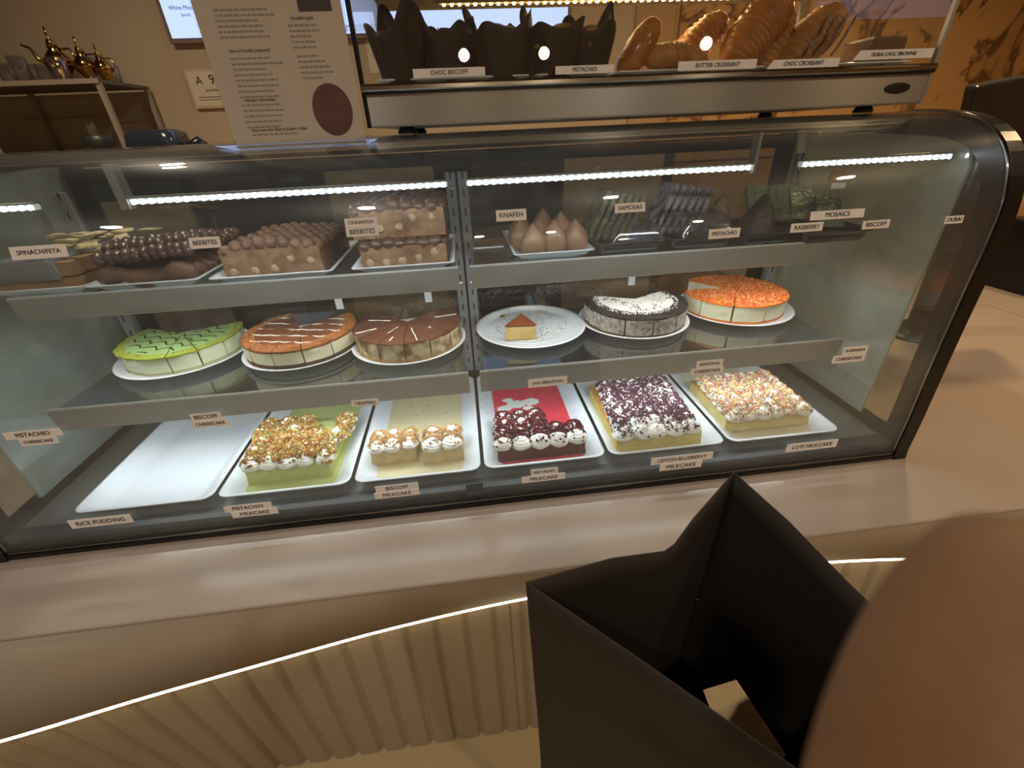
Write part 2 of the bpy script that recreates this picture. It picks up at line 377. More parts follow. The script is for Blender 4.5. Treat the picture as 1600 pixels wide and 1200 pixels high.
# ends
for s in (-1, 1):
    x0, x1 = sorted((s*(HW-0.030), s*HW))
    outer = [(y-0.004, z) for y, z in SP]+[(CB+0.02, 0.693), (CB+0.02, 0.0)]
    outer = [(-0.004, 0.0)]+outer
    inner0 = offs([(y, z) for y, z in SP], 0.042)
    inner = [(inner0[0][0], 0.05)]+[(y, z) for y, z in inner0 if z > 0.05]+[(CB-0.012, 0.663), (CB-0.012, 0.05)]
    # frame ring: bridge by nearest index resampling
    def resample(L, n):
        L = [Vector((p[0], p[1], 0)) for p in L]+[Vector((L[0][0], L[0][1], 0))]
        d = [0]
        for a, c in zip(L, L[1:]): d.append(d[-1]+(c-a).length)
        out = []
        for i in range(n):
            t = d[-1]*i/n; j = max(k for k in range(len(d)) if d[k] <= t); j = min(j, len(L)-2)
            out.append(L[j].lerp(L[j+1], (t-d[j])/max(1e-9, d[j+1]-d[j])))
        return out
    nI = 120; I = resample(inner, nI)
    O = []
    cen = Vector((0.32, 0.33, 0))
    poly = [Vector((p[0], p[1], 0)) for p in outer]
    for p in I:   # ray from the panel centre through the inner point to the outer outline
        d = (p-cen).normalized(); best = None
        for a, c in zip(poly, poly[1:]+poly[:1]):
            e = c-a; den = d.x*e.y-d.y*e.x
            if abs(den) < 1e-9: continue
            w = a-cen; t = (w.x*e.y-w.y*e.x)/den; u = (w.x*d.y-w.y*d.x)/den
            if t > 0 and -1e-6 <= u <= 1+1e-6 and (best is None or t < best): best = t
        O.append(cen+d*best)
    b = BM(); rings = []
    vo = [[b.verts.new((x, p.x, p.y)) for p in O] for x in (x0, x1)]; vi = [[b.verts.new((x, p.x, p.y)) for p in I] for x in (x0, x1)]
    for i in range(nI):
        j = (i+1) % nI
        b.faces.new((vo[0][i], vo[0][j], vi[0][j], vi[0][i])); b.faces.new((vo[1][j], vo[1][i], vi[1][i], vi[1][j]))
        b.faces.new((vo[0][j], vo[0][i], vo[1][i], vo[1][j])); b.faces.new((vi[0][i], vi[0][j], vi[1][j], vi[1][i]))
    bmesh.ops.recalc_face_normals(b, faces=b.faces)
    link('end_frame', b, m_black, case)
    # bright edge of the glass against the frame
    b = BM(); tube(b, [(s*(HW-0.031), y+0.002, z+0.001) for y, z in SP], 0.0022, 6); link('edge_gasket', b, m_steel2, case, True)
    b = BM(); xa, xb = sorted((s*(HW-0.016), s*(HW-0.008)))
    cp = [(y, z) for y, z in inner]; loft(b, [[(x, y, z) for y, z in cp] for x in (xa, xb)])
    bmesh.ops.recalc_face_normals(b, faces=b.faces); link('side_glass', b, m_clearside, case)
    b = BM(); xa, xb = sorted((s*(HW-0.028), s*(HW-0.022))); cp = [(.118, .052), (.118, .60), (.135, .64), (.165, .656), (CB-.015, .66), (CB-.015, .052)]
    loft(b, [[(x, y, z) for y, z in cp] for x in (xa, xb)]); bmesh.ops.recalc_face_normals(b, faces=b.faces); link('inner_side_pane', b, m_sideglass, case)
# rear frame and sliding doors
b = BM()
box(b, -HW+0.02, HW-0.02, CB-0.01, CB+0.02, 0.655, 0.692); box(b, -HW+0.02, HW-0.02, CB-0.01, CB+0.02, 0.028, 0.065)
for x in (-HW+0.035, HW-0.035): box(b, x-0.02, x+0.02, CB-0.01, CB+0.02, 0.06, 0.66)
link('rear_frame', b, m_frame, case)
for xa, xb, yy in ((-HW+0.04, 0.03, CB-0.022), (-0.03, HW-0.04, CB-0.009)):
    d = link('rear_door', (lambda bb: (box(bb, xa, xa+0.035, yy-0.005, yy+0.005, 0.067, 0.653), box(bb, xb-0.035, xb, yy-0.005, yy+0.005, 0.067, 0.653), box(bb, xa+.035, xb-.035, yy-0.005, yy+0.005, 0.067, 0.1), box(bb, xa+.035, xb-.035, yy-0.005, yy+0.005, 0.62, 0.653), bb)[-1])(BM()), m_frame, case)
    b = BM(); box(b, xa+0.035, xb-0.035, yy-0.002, yy+0.002, 0.1, 0.62); link('pane', b, m_rearglass, d)
# slotted uprights at the back
for cxp in (-HW+0.075, -0.0145, 0.0155, HW-0.075):
    b = BM(); box(b, cxp-0.012, cxp+0.012, 0.50, 0.512, 0.062, 0.61)
    for k in range(13):
        z = 0.09+k*0.042; box(b, cxp-0.0018, cxp+0.0018, 0.4992, 0.5005, z, z+0.017, 1)
    u = link('slotted_upright', b, [m_post, m_slot], case)
    for z in (0.335, 0.575):
        b = BM(); lathe(b, [(0.0045, 0), (0.0045, 0.002), (0.002, 0.003)], n=12); bmesh.ops.rotate(b, verts=b.verts, cent=(0, 0, 0), matrix=Matrix.Rotation(pi/2, 3, 'X')); bmesh.ops.translate(b, verts=b.verts, vec=(cxp, 0.4995, z)); link('screw', b, m_steel2, u)
# shelves: glass plate, front rail, brackets
S = 0.846
def shelf(xa, xb, yf, zt, zb, yr):
    g = (lambda bb: (box(bb, xa+0.004, xb-0.004, yf+0.012, yr, zt-0.016, zt-0.009), bb)[-1])(BM())
    sh = link('shelf', g, m_shelfglass, case)
    b = BM()
    prof = [(yf-0.001, zt), (yf-0.003, zt-0.003), (yf, zb+0.002), (yf+0.003, zb), (yf+0.016, zb), (yf+0.016, zb+0.003), (yf+0.006, zb+0.003), (yf+0.005, zt-0.017), (yf+0.012, zt-0.017), (yf+0.012, zt-0.008), (yf+0.004, zt-0.008), (yf+0.002, zt)]
    loft(b, [[(x, y, z) for y, z in prof] for x in (xa, xb)]); bmesh.ops.recalc_face_normals(b, faces=b.faces)
    link('price_rail', b, m_rail, sh)
    b = BM(); box(b, xa+0.01, xb-0.01, yf+0.008, yf+0.016, zb+0.004, zb+0.009)
    link('rail_led', b, M('rail led tape', (235, 245, 255), 0.4, emit=(COOL, 2.2)), sh)
    for x in (xa+0.012, xb-0.012):
        b = BM(); pr = [(yf+0.018, zt-0.0175), (yf+0.018, zt-0.03), (yr+0.005, zt-0.055), (yr+0.005, zt-0.0175)]
        loft(b, [[(q, y, z) for y, z in pr] for q in (x-0.0015, x+0.0015)]); bmesh.ops.recalc_face_normals(b, faces=b.faces); link('bracket', b, m_post, sh)
for xa, xb in ((-S, -0.012), (0.012, S)):
    shelf(xa, xb, 0.1408, 0.252, 0.1977, 0.49)
    shelf(xa, xb, 0.2016, 0.4609, 0.4118, 0.49)
for px, py, yy in ((530, 474, 0.44), (669, 463, 0.44), (987, 437, 0.44)):
    p = at(px, py, y=yy); b = BM(); box(b, p.x-0.009, p.x+0.009, yy-0.002, yy+0.002, p.z-0.015, 0.4445); link('shelf_clip', b, m_white, case)
# LED strips at the top front
m_bead = M('led bead', (255, 255, 255), 0.3, emit=(COOL, 16.0))
m_tape = M('led tape cover', (225, 235, 245), 0.4, emit=(COOL, 0.16))
for xa, xb in ((-0.527, -0.014), (0.018, 0.536), (0.632, 0.935), (-0.935, -0.668)):
    b = BM(); box(b, xa, xb, 0.146, 0.158, 0.612, 0.621); st = link('led_strip', b, m_tape, case, bevel=0.002)
    b = BM(); box(b, xa, xb, 0.142, 0.162, 0.6212, 0.6235); link('strip_holder', b, m_steel, st)
    proto = None; n = int((xb-xa)/.0133)
    for i in range(n):
        x = xa+(xb-xa)*(i+0.5)/n
        if proto is None:
            b = BM(); box(b, x-0.0019, x+0.0019, 0.1440, 0.1458, 0.6125, 0.6195); proto = link('led_bead', b, m_bead, st); px0 = x
        else:
            c = proto.copy(); COL.objects.link(c); c.parent = st; c.location = (x-px0, 0, 0)
for s in (-1, 1):
    b = BM(); box(b, s*0.536 if s > 0 else -0.541, 0.541 if s > 0 else -0.527, 0.142, 0.162, 0.606, 0.672); 
    link('strip_hanger', b, m_steel, case)

# ================================================================== TRAYS ON THE DECK
P = 0.28
def tray_mesh(name, w, l, z0, h, parent=None, mat=None, inset=(0.042, 0.03), rc=0.022, floor=0.005):
    b = BM(); o = 0.012
    rings = [rrect(0, 0, w-0.06, l-0.05, rc*0.7, 0), rrect(0, 0, w-0.03, l-0.03, rc, h*0.55), rrect(0, 0, w-0.002, l-0.002, rc, h-0.003), rrect(0, 0, w, l, rc, h-0.001), rrect(0, 0, w-0.002, l-0.002, rc, h), rrect(0, 0, w-0.014, l-0.014, rc*0.9, h-0.0008),
             rrect(0, 0, w-inset[0]*1.3, l-inset[1]*1.3, rc*0.8, h*0.55), rrect(0, 0, w-inset[0]*2, l-inset[1]*2, rc*0.6, floor+0.0012), rrect(0, 0, w-inset[0]*2-0.01, l-inset[1]*2-0.01, rc*0.5, floor)]
    loft(b, rings); return b
tray_names = ['empty white serving tray at the left end of the case deck', 'white serving tray holding the green pistachio milk cake', 'white serving tray with the two small squares of beige milk cake', 'white serving tray with red velvet cake in red milk', 'white serving tray with the purple sprinkled lemon cake', 'white serving tray with the confetti sprinkled cake, at the right end']
tp = None
TZ = 0.0335
for k in range(6):
    cx = (k-2.5)*P
    if tp is None:
        tp = link('serving_tray', tray_mesh('t', 0.272, 0.42, 0, 0.028), m_white, None, True); t = tp
    else:
        t = tp.copy(); COL.objects.link(t)
    t.location = (cx, 0.047+0.21, TZ)
    tag(t, tray_names[k], 'tray', 'white trays on the case deck')
TF = TZ+0.005   # tray floor level

def pool(k, mat, label, seed, lvl=0.0042, holes=()):
    cx = (k-2.5)*P; b = BM()
    pts = [Vector(p) for p in rrect(cx, 0.257, 0.192, 0.364, 0.012, TF+lvl)]
    ring = [(p.x+0.003*noise.noise(p*30), p.y+0.003*noise.noise(p*35+Vector((seed, 0, 0))), p.z) for p in pts]
    loft(b, [[(p[0], p[1], TF+0.0004) for p in ring], ring]);
    o = link('milk_sauce', b, mat, None, False, off=Vector((cx, 0.257, TF)))
    tag(o, label, 'sauce'); return o

# piped rosette prototype meshes
def rosette_mesh(r, h, seed, mat=None, ridge=9):
    b = BM(); n = 36
    prof = [(0.86, 0), (.97, .06), (1.03, .13), (1.05, .2), (1.05, .27), (1.03, .34), (1.0, .41), (.97, .48), (.92, .55), (.86, .62), (.79, .69), (.71, .76), (.62, .83), (.52, .9), (.41, .97), (.29, 1.04), (.17, 1.12), (.06, 1.2)]
    rings = []
    for k, (q, z) in enumerate(prof):
        ring = []
        for i in range(n):
            a = 2*pi*i/n; g = 1-0.085*(1-abs(sin((z*4.2*2*pi+a+seed)/2)))**1.0+0.02*cos(5*a+seed)
            ring.append((r*q*g*cos(a), r*q*g*sin(a), h*z+h*.05*sin(z*4.2*2*pi+a+seed)*(1 if k else 0)))
        rings.append(ring)
    loft(b, rings); me = bpy.data.meshes.new('cream_rosette'); b.to_mesh(me); b.free(); me.materials.append(m_cream)
    me.polygons.foreach_set('use_smooth', [True]*len(me.polygons)); return me
ROS = [rosette_mesh(0.0225, 0.020, s) for s in (0.0, 1.3, 2.4)]

def sponge(b, x0, x1, y0, y1, z0, z1, seed=0, tap=0.004):
    """a cut cake block with slightly rough faces"""
    nx = max(2, int((x1-x0)/0.012)); ny = max(2, int((y1-y0)/0.012)); nz = 5
    def P3(u, v, w):
        x = x0+(x1-x0)*u; y = y0+(y1-y0)*v; z = z0+(z1-z0)*w
        n = noise.noise(Vector((x*45+seed, y*45, z*70))); m = noise.noise(Vector((x*45, y*45+9, z*60+seed)))
        return (x+n*0.0022+(0.5-u)*tap*w, y+m*0.0022+(0.5-v)*tap*w, z+(n*0.0016 if w > .5 else 0))
    cache = {}
    def V(i, j, k):
        if (i, j, k) not in cache: cache[(i, j, k)] = b.verts.new(P3(i/nx, j/ny, k/nz))
        return cache[(i, j, k)]
    for i in range(nx):
        for j in range(ny):
            b.faces.new((V(i, j, 0), V(i, j+1, 0), V(i+1, j+1, 0), V(i+1, j, 0))); b.faces.new((V(i, j, nz), V(i+1, j, nz), V(i+1, j+1, nz), V(i, j+1, nz)))
    for k in range(nz):
        for i in range(nx):
            b.faces.new((V(i, 0, k), V(i+1, 0, k), V(i+1, 0, k+1), V(i, 0, k+1))); b.faces.new((V(i, ny, k), V(i, ny, k+1), V(i+1, ny, k+1), V(i+1, ny, k)))
        for j in range(ny):
            b.faces.new((V(0, j, k), V(0, j, k+1), V(0, j+1, k+1), V(0, j+1, k))); b.faces.new((V(nx, j, k), V(nx, j+1, k), V(nx, j+1, k+1), V(nx, j, k+1)))

def milk_cake(name, label, blocks, ros, m_sp, toppings, seed, rscale=1.0, m_top=None, group=None):
    """blocks: [(x0,x1,y0,y1,h)], ros: [(x,y)], toppings: [(part name, material, count, smin, smax, lift, spread fn)]"""
    cx = sum(q[0]+q[1] for q in blocks)/2/len(blocks); cy = sum(q[2]+q[3] for q in blocks)/2/len(blocks)
    z0 = TF+0.0044
    t = thing(name, label, 'cake', (cx, cy, z0), group); rnd = random.Random(seed)
    for (x0, x1, y0, y1, h) in blocks:
        b = BM(); sponge(b, x0, x1, y0, y1, z0, z0+h, seed); s_ = link('sponge', b, m_sp, t, False)
        if m_top:
            b = BM(); sponge(b, x0+0.001, x1-0.001, y0+0.001, y1-0.001, z0+h-0.001, z0+h+0.0025, seed); link('baked_top', b, m_top, s_)
    H = blocks[0][4]+(0.0025 if m_top else 0)
    for i, (x, y) in enumerate(ros):
        o = bpy.data.objects.new('cream_rosette', ROS[i % 3]); COL.objects.link(o); o.parent = t
        sc = rscale*rnd.uniform(.93, 1.07); o.scale = (sc, sc, sc*rnd.uniform(.9, 1.1)); o.rotation_euler = (rnd.uniform(-.1, .1), rnd.uniform(-.1, .1), rnd.uniform(0, 6))
        o.location = Vector((x+rnd.uniform(-.0015, .0015), y+rnd.uniform(-.0015, .0015), z0+H-0.001))-Vector((cx, cy, z0))
    for nm, mt, cnt, s0, s1, dens in toppings:
        pts = []
        while len(pts) < cnt:
            x, y = rnd.choice(ros); a = rnd.uniform(0, 2*pi); q = 0.0235*rscale*rnd.random()**.5
            px, py = x+q*cos(a), y+q*sin(a)
            if rnd.random() > dens(px, py): continue
            zz = z0+H+0.0195*rscale*max(0.35, 1.02-(q/(0.0250*rscale))**5)
            pts.append((px, py, zz+.0012))
        b = BM(); chips(b, pts, s0*1.3, s1*1.5, rnd); o = link(nm, b, mt, t); o['kind'] = 'stuff'
    return t

m_pist_sp = M('pistachio sponge', (196, 200, 130), 0.75, var=(60, (176, 184, 104)), bump=(120, 0.5))
m_beige_sp = M('soaked beige sponge', (206, 184, 134), 0.7, var=(60, (186, 160, 112)), bump=(120, 0.5))
m_red_sp = M('red velvet sponge', (96, 22, 28), 0.7, var=(60, (66, 12, 18)), bump=(120, 0.5))
m_yel_sp = M('yellow sponge', (226, 208, 132), 0.75, var=(50, (208, 186, 104)), bump=(130, 0.5))
m_pale_sp = M('pale yellow sponge', (222, 206, 148), 0.75, var=(50, (208, 190, 124)), bump=(130, 0.5))
m_bake = M('browned cake top', (196, 142, 72), 0.7, var=(40, (168, 110, 52)))
m_milk_g = M('green pistachio milk', (206, 212, 138), 0.25, coat=0.3, var=(20, (190, 198, 118), .3))
m_milk_b = M('cream milk', (226, 212, 172), 0.25, coat=0.3, var=(14, (216, 200, 156), .3))
m_milk_r = M('red milk', (222, 58, 70), 0.22, coat=0.3, var=(14, (236, 84, 92), .3))
m_milk_w = M('pale milk', (232, 224, 196), 0.25, coat=0.3)
c_gold = M('toasted nut crumbs', (178, 128, 62), 0.7); c_brown = M('brown nut crumbs', (128, 78, 34), 0.7); c_green = M('pistachio crumbs', (142, 148, 62), 0.7)
c_cream = M('pale nut crumbs', (236, 214, 160), 0.7); c_maroon = M('maroon cake crumbs', (84, 14, 22), 0.75); c_red = M('red cake crumbs', (140, 24, 34), 0.75)
c_purp = M('purple berry crumbs', (82, 34, 60), 0.7); c_bisc = M('caramel biscuit crumbs', (190, 146, 96), 0.75); c_white = M('white flakes', (240, 232, 226), 0.6)
c_orange = M('orange sprinkles', (236, 120, 40), 0.5); c_grey = M('grey sprinkles', (92, 98, 128), 0.5); c_pink = M('pink sprinkles', (214, 120, 120), 0.5); c_dark = M('dark cookie crumbs', (36, 28, 28), 0.75)

pool(1, m_milk_g, 'pool of green pistachio milk in the second tray from the left', 1)
pool(2, m_milk_b, 'pool of cream coloured milk under the two beige cake squares', 2)
pool(3, m_milk_r, 'pool of bright red milk around the red velvet cake', 3)
pool(5, m_milk_w, 'thin pool of pale milk under the confetti cake', 5, 0.002)
pool(4, m_milk_w, 'thin pool of pale milk under the lemon cake', 6, 0.002)
def rows(x0, x1, n, y): return [(x0+(x1-x0)*(i+.5)/n, y) for i in range(n)]
one = lambda x, y: 1.0
front = lambda x, y: 1.0 if y > 0.108 else 0.12
pr = rows(-0.517, -0.322, 5, 0.112)+rows(-0.517, -0.335, 5, 0.148)+rows(-0.522, -0.345, 4, 0.185)+rows(-0.530, -0.385, 4, 0.221)+rows(-0.53, -0.40, 3, 0.256)+[(-0.332, 0.19), (-0.322, 0.222), (-0.325, 0.252)]
milk_cake('pistachio_milk_cake', 'green pistachio milk cake with piped cream and golden nut crumbs', [(-0.515, -0.335, 0.100, 0.268, 0.040)], pr, m_pist_sp,
          [('nut_crumbs', c_gold, 1300, .0035, .008, front), ('dark_nut_crumbs', c_brown, 1500, .003, .007, front), ('pistachio_crumbs', c_green, 600, .003, .007, front), ('pale_crumbs', c_cream, 420, .003, .007, front)], 11)
br = rows(-0.25, -0.145, 3, 0.135)+rows(-0.25, -0.145, 3, 0.166)
br2 = rows(-0.132, -0.042, 2, 0.122)+rows(-0.132, -0.042, 2, 0.157)
fr2 = lambda x, y: 1.0 if y > 0.128 else 0.15
milk_cake('beige_milk_cake', 'left one of two beige milk cake squares, cream topped with caramel crumbs', [(-0.250, -0.146, 0.118, 0.182, 0.036)], br, m_beige_sp, [('biscuit_crumbs', c_bisc, 330, .003, .006, fr2), ('dark_biscuit_crumbs', c_gold, 220, .002, .005, fr2)], 12, 0.93, group='caramel crumb milk cake squares')
milk_cake('beige_milk_cake', 'right one of two beige milk cake squares, cream topped with caramel crumbs', [(-0.134, -0.040, 0.105, 0.175, 0.036)], br2, m_beige_sp, [('biscuit_crumbs', c_bisc, 260, .003, .006, fr2), ('dark_biscuit_crumbs', c_gold, 180, .002, .005, fr2)], 13, 1.06, group='caramel crumb milk cake squares')
rr_ = rows(0.030, 0.240, 5, 0.098)+rows(0.032, 0.240, 5, 0.132)+rows(0.040, 0.160, 3, 0.165)+rows(0.040, 0.160, 3, 0.197)
milk_cake('red_velvet_milk_cake', 'dark red velvet milk cake, L-shaped, cream topped with maroon crumbs', [(0.036, 0.238, 0.084, 0.150, 0.034), (0.042, 0.158, 0.150, 0.212, 0.034)], rr_, m_red_sp,
          [('maroon_crumbs', c_maroon, 1700, .002, .006, front), ('red_crumbs', c_red, 260, .002, .005, front)], 14)
lr = []
for j in range(7): lr += rows(0.305+0.003*j, 0.500+0.002*j, 5, 0.082+0.034*j)
purd = lambda x, y: (0.25 if y < 0.10 else 1.0)*(0.3+0.7*(noise.noise(Vector((x*14, y*14, 2)))+.5))
milk_cake('lemon_milk_cake', 'long yellow lemon milk cake covered in cream and purple crumbs', [(0.305, 0.508, 0.072, 0.305, 0.038)], lr, m_yel_sp,
          [('berry_crumbs', c_purp, 3800, .002, .0055, purd), ('white_crumbs', c_white, 500, .002, .005, one)], 15, m_top=m_bake)
cr = []
for j in range(6): cr += rows(0.582+0.002*j, 0.790+0.001*j, 6, 0.108+0.032*j)
cfd = lambda x, y: 0.45 if y < 0.115 else 1.0
milk_cake('confetti_milk_cake', 'pale yellow milk cake under cream and multicoloured sprinkles', [(0.584, 0.800, 0.105, 0.29, 0.038)], cr, m_pale_sp,
          [('pale_sprinkles', c_cream, 1900, .002, .005, cfd), ('brown_sprinkles', c_bisc, 1700, .002, .005, cfd), ('orange_sprinkles', c_orange, 300, .002, .005, cfd), ('grey_sprinkles', c_grey, 1000, .002, .004, cfd), ('pink_sprinkles', c_pink, 900, .002, .0045, cfd)], 16, 0.9, m_top=m_bake)
# cream smear and stray crumbs in the red milk, and crumbs spilt on tray rims
b = BM(); rnd = random.Random(3)
for cx, cy, r in ((0.070, 0.300, .020), (0.105, 0.316, .026), (0.145, 0.322, .024), (0.085, 0.340, .014), (0.135, 0.292, .014)):
    pts = [(cx+r*(1+.35*noise.noise(Vector((cos(a)*2+cx*90, sin(a)*2, 0))))*cos(a), cy+r*.7*(1+.4*noise.noise(Vector((cos(a)*3, sin(a)*3+cy*80, 0))))*sin(a)) for a in [2*pi*i/26 for i in range(26)]]
    loft(b, [[(x, y, TF+0.0043) for x, y in pts], [(x, y, TF+0.0053+cx*.002) for x, y in pts]])
tag(link('cream_smear', b, m_cream), 'white cream smear lying in the red milk behind the red cake', 'cream')
for nm, mt, x0, x1, y0, y1, n, lab in (('spilled_crumbs', c_maroon, 0.02, 0.255, 0.07, 0.40, 150, 'maroon crumbs scattered over the red milk tray'), ('spilled_crumbs', c_green, -0.51, -0.33, 0.28, 0.4, 14, 'few green crumbs lying on the pistachio milk'), ('spilled_crumbs', c_brown, -0.2, -0.08, 0.29, 0.38, 16, 'few brown crumbs lying on the cream milk')):
    b = BM(); pts = []
    for i in range(n):
        x = rnd.uniform(x0, x1); y = rnd.uniform(y0, y1); pts.append((x, y, TF+0.0052 if 0.045 < x-(round((x)/P-.5)+.0)*P < 0.235 else TF+0.016))
    chips(b, pts, .001, .004, rnd); tag(link(nm, b, mt), lab, 'crumbs', kind='stuff')

# ================================================================== CHEESECAKES ON THE MIDDLE SHELF
SZ = 0.2435
def plate_bm(r=0.14, h=0.02):
    h = .017; b = BM(); lathe(b, [(r*.55, 0), (r*.6, 0.0015), (r*.93, h-.003), (r*1.0, h-.0015), (r*.995, h), (r*.93, h-.002), (r*.90, .0125), (r*.60, .0118)], n=72); return b
PL = [(-0.692, 0.368, .146, 'round white plate under the green cheesecake'), (-0.408, 0.345, .137, 'round white plate under the caramel cheesecake with white drizzle'), (-0.150, 0.325, .138, 'round white plate under the brown chocolate cheesecake'),
      (0.155, 0.352, .140, 'round white plate holding a single small cake slice'), (0.424, 0.348, .140, 'round white plate under the black and white cookie cheesecake'), (0.712, 0.370, .145, 'round white plate under the orange topped cheesecake')]
for x, y, r, lab in PL:
    o = link('cake_plate', plate_bm(r), m_white, None, True); o.location = (x, y, SZ); tag(o, lab, 'plate', 'round white plates on the middle shelf')

def wedge(b, r, a0, a1, z0, z1, gap=0.0008, rfn=None, zfn=None, rings=10, side_n=4):
    """cake slice: solid sector with polar top grid"""
    n = max(4, int((a1-a0)/0.09)); am = (a0+a1)/2; c0 = Vector((gap*cos(am)*1.5, gap*sin(am)*1.5))
    def pt(i, j, z, top):
        a = a0+(a1-a0)*i/n; q = r*(j/rings); q *= (rfn(a, z) if rfn else 1)
        e = gap*(1 if i == 0 else -1 if i == n else 0)
        x = c0.x+q*cos(a)-e*sin(a); y = c0.y+q*sin(a)+e*cos(a)
        return (x, y, z+(zfn(x, y, j/rings) if (zfn and top) else 0))
    top = [[b.verts.new(pt(i, max(j, .02), z1, True)) for j in range(rings+1)] for i in range(n+1)]
    cols = []
    for k in range(side_n):
        z = z0+(z1-z0)*k/side_n; cols.append([[b.verts.new(pt(i, max(j, .02), z, False)) if (i in (0, n) or j in (0, rings)) or k == 0 else None for j in range(rings+1)] for i in range(n+1)])
    for i in range(n):
        for j in range(rings):
            b.faces.new((top[i][j], top[i][j+1], top[i+1][j+1], top[i+1][j])); q = cols[0]; b.faces.new((q[i][j], q[i+1][j], q[i+1][j+1], q[i][j+1]))
    L = cols+[top]
    for k in range(side_n):
        A, B = L[k], L[k+1]
        for i in range(n):
            b.faces.new((A[i][rings], A[i+1][rings], B[i+1][rings], B[i][rings])); b.faces.new((A[i+1][0], A[i][0], B[i][0], B[i+1][0]))
        for j in range(rings):
            b.faces.new((A[0][j], A[0][j+1], B[0][j+1], B[0][j])); b.faces.new((A[n][j+1], A[n][j], B[n][j], B[n][j+1]))

def cheesecake(name, label, cx, cy, r, slices, mc, mf, mt, hb=0.008, hf=0.042, ht=0.006, drip=0.0, extra=None, tilt=0, rim=None):
    z0 = SZ+0.0128; hf = hf-.006
    t = thing(name, label, 'cheesecake', (cx, cy, z0))
    rnd = random.Random(int(cx*1000)+99)
    for (a0, a1) in slices:
        a0 = math.radians(a0); a1 = math.radians(a1); am = (a0+a1)/2; sd = rnd.uniform(0, 50)
        dx, dy, dz = rnd.uniform(0, .003)*cos(am), rnd.uniform(0, .003)*sin(am), 0
        rough = lambda a, z: 1+0.012*noise.noise(Vector((cos(a)*5, sin(a)*5, z*60+sd)))
        b = BM(); wedge(b, r, a0, a1, hb, hb+hf, rfn=rough); bmesh.ops.translate(b, verts=b.verts, vec=(dx, dy, 0))
        s_ = link('cake_slice', b, mf, t, False, off=Vector((0, 0, 0)))
        b = BM(); wedge(b, r*1.004, a0, a1, 0, hb, rfn=rough, side_n=1, gap=0.0003); bmesh.ops.translate(b, verts=b.verts, vec=(dx, dy, 0)); link('crust', b, mc, s_, False, off=Vector((0, 0, 0)))
        zf = lambda x, y, q: 0.0022*noise.noise(Vector((x*38, y*38, sd*.02)))-0.004*q**6
        dr = lambda a, z: 1+drip*(0.6+noise.noise(Vector((cos(a)*9+3, sin(a)*9, 0))))
        b = BM(); wedge(b, r*1.006, a0, a1, hb+hf-0.001, hb+hf+ht, rfn=dr, zfn=zf, side_n=2, rings=16, gap=0.0004); bmesh.ops.translate(b, verts=b.verts, vec=(dx, dy, 0)); link('topping', b, mt, s_, False, off=Vector((0, 0, 0)))
    if rim:
        for nm, mt2, n, r0, r1, s0, s1 in rim:
            pts = []
            while len(pts) < n:
                a = rnd.uniform(0, 360); 
                if not any(q0+1 <= (a+o) <= q1-1 for q0, q1 in slices for o in (0, 360, -360)): continue
                q = r*math.sqrt(rnd.uniform(r0*r0, r1*r1)); a = math.radians(a)
                if noise.noise(Vector((q*cos(a)*30, q*sin(a)*30, 5)))+rnd.uniform(-.4, .8) < 0: continue
                pts.append((q*cos(a), q*sin(a), hb+hf+ht+0.0008-(0.003*(q/r)**6)))
            b = BM(); chips(b, pts, s0, s1, rnd); o = link(nm, b, mt2, t, off=Vector((0, 0, 0))); o['kind'] = 'stuff'
    return t
def even(a0, a1, n): return [(a0+(a1-a0)*i/n, a0+(a1-a0)*(i+1)/n) for i in range(n)]

